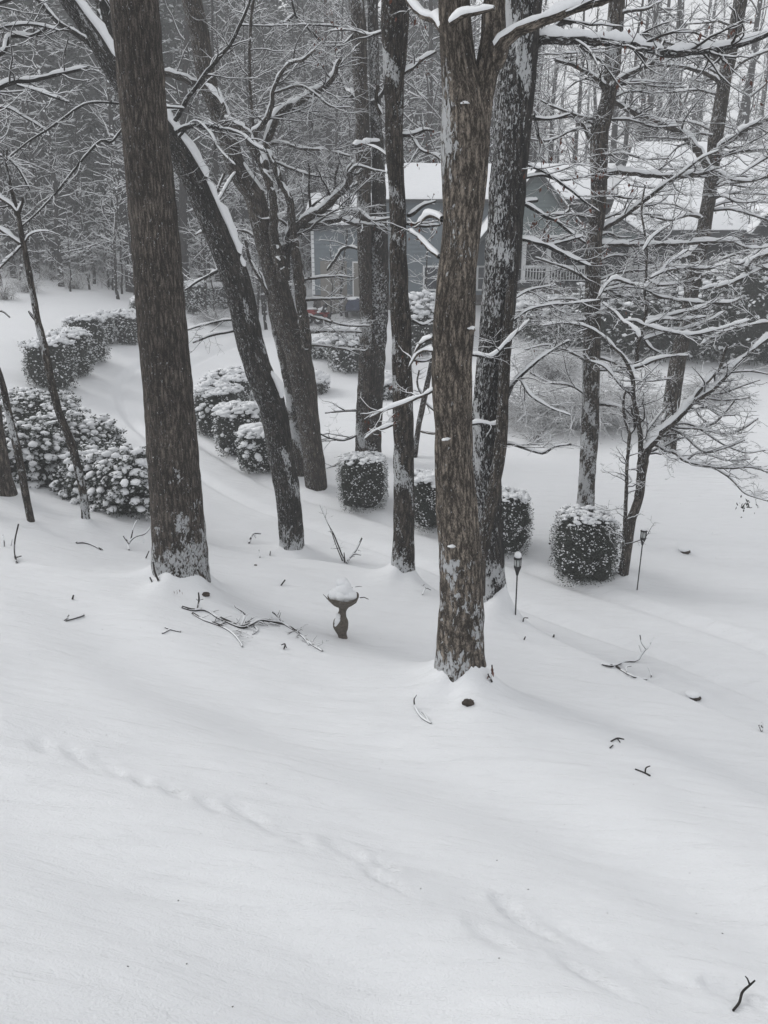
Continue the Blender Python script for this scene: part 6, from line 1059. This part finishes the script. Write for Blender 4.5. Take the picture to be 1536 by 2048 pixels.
# dark undergrowth scrub on the left hill
def scrub():
    P = []; r = np.random.RandomState(8); M = 4200; Yv = 44 + 60 * r.rand(M) ** 1.2; X = Yv * np.where(r.rand(M) < .8, r.uniform(-.62, .02, M), r.uniform(0, .6, M)); Yv = np.where(X > -5, 55 + (Yv - 44) * .8, Yv); Z = height(X, Yv); n = 5; P = np.zeros((M, n, 3)); P[:, 0] = np.stack([X, Yv, Z], 1); d = norm(r.randn(M, 3) * np.array([.6, .6, .2]) + np.array([0, 0, .9])); L = r.uniform(.6, 2.4, M)
    for s in range(1, n): P[:, s] = P[:, s - 1] + d * (L / n)[:, None]; d = norm(d + r.randn(M, 3) * .25)
    R = np.linspace(.014, .006, n)[None] * r.uniform(.6, 1.3, (M, 1)); P1, R1 = grow(P, R, r, 2.2, .6, .7, 4, rmin=.005, flat=.5); mb, ms = MB(), MB(); tubes(mb, P, R, 3); tubes(mb, P1, R1, 3); snow_tubes(ms, P1, R1, 3, np.minimum(R1 + .014, .035), r)
    o = mb.build('undergrowth', M_TWIGR, None, kind='stuff'); o['label'] = 'tangled leafless undergrowth on the wooded hillside'; link('undergrowth_snow', ms.mesh('undergrowth_snow', M_SNOWF), o, 'stuff')
scrub()
# ---------------------------------------------------------------- falling snow
rf = np.random.RandomState(12); M = 32000
Yv = 4 + 28 * rf.rand(M) ** .62; X = Yv * rf.uniform(-.62, .62, M); Z = rf.uniform(-5.5, 1, M) + rf.rand(M) * Yv * .35
k = Z > base_h(X, Yv) + .1; C = np.stack([X, Yv, Z], 1)[k]; m = MB(); s = rf.uniform(.0014, .0037, len(C)); blobs(m, C, np.stack([s * .8, s * .8, s * rf.uniform(1, 2.2, len(C))], 1), norm(np.stack([rf.randn(len(C)) * .25 + .25, rf.randn(len(C)) * .2, np.ones(len(C))], 1)), OCT, .2, rf)
o = m.build('falling_snow', M_SNOW, None, kind='stuff'); o['label'] = 'snowflakes falling through the air everywhere'
# ---------------------------------------------------------------- haze
mh = bpy.data.materials.new('snowfall_haze'); mh.use_nodes = True; nt = mh.node_tree; nt.nodes.clear(); pv = nt.nodes.new('ShaderNodeVolumePrincipled'); pv.inputs['Density'].default_value = HAZE; pv.inputs['Color'].default_value = (.93, .94, .96, 1); pv.inputs['Anisotropy'].default_value = 0.0
oo = nt.nodes.new('ShaderNodeOutputMaterial'); nt.links.new(pv.outputs[0], oo.inputs['Volume'])
m = MB(); box(m, -260, 260, -30, 260, -12, 62); o = m.build('haze', mh, None, smooth=False, kind='stuff')

for px, py in [(0, 0)]: pass
scatter(60, 54, 72, -.12, .62, lambda x, y, z, i: bg_make(UND[i % 3], 'understory_tree', 'thin snowy undergrowth tree behind the house', 'tree', 'undergrowth trees behind the house', (x, y, z), rw.rand() * 6.28, rw.uniform(1.0, 1.7)), avoid=1.0)

scatter(85, 68, 125, -.62, .14, lambda x, y, z, i: bg_make(PIN[i % 2], 'pine_tree', 'grey pine melting into the snowfall on the slope behind', 'tree', 'far pines on the slope', (x, y, z - .3), rw.rand() * 6.28, rw.uniform(1.1, 1.7)), avoid=1.4)
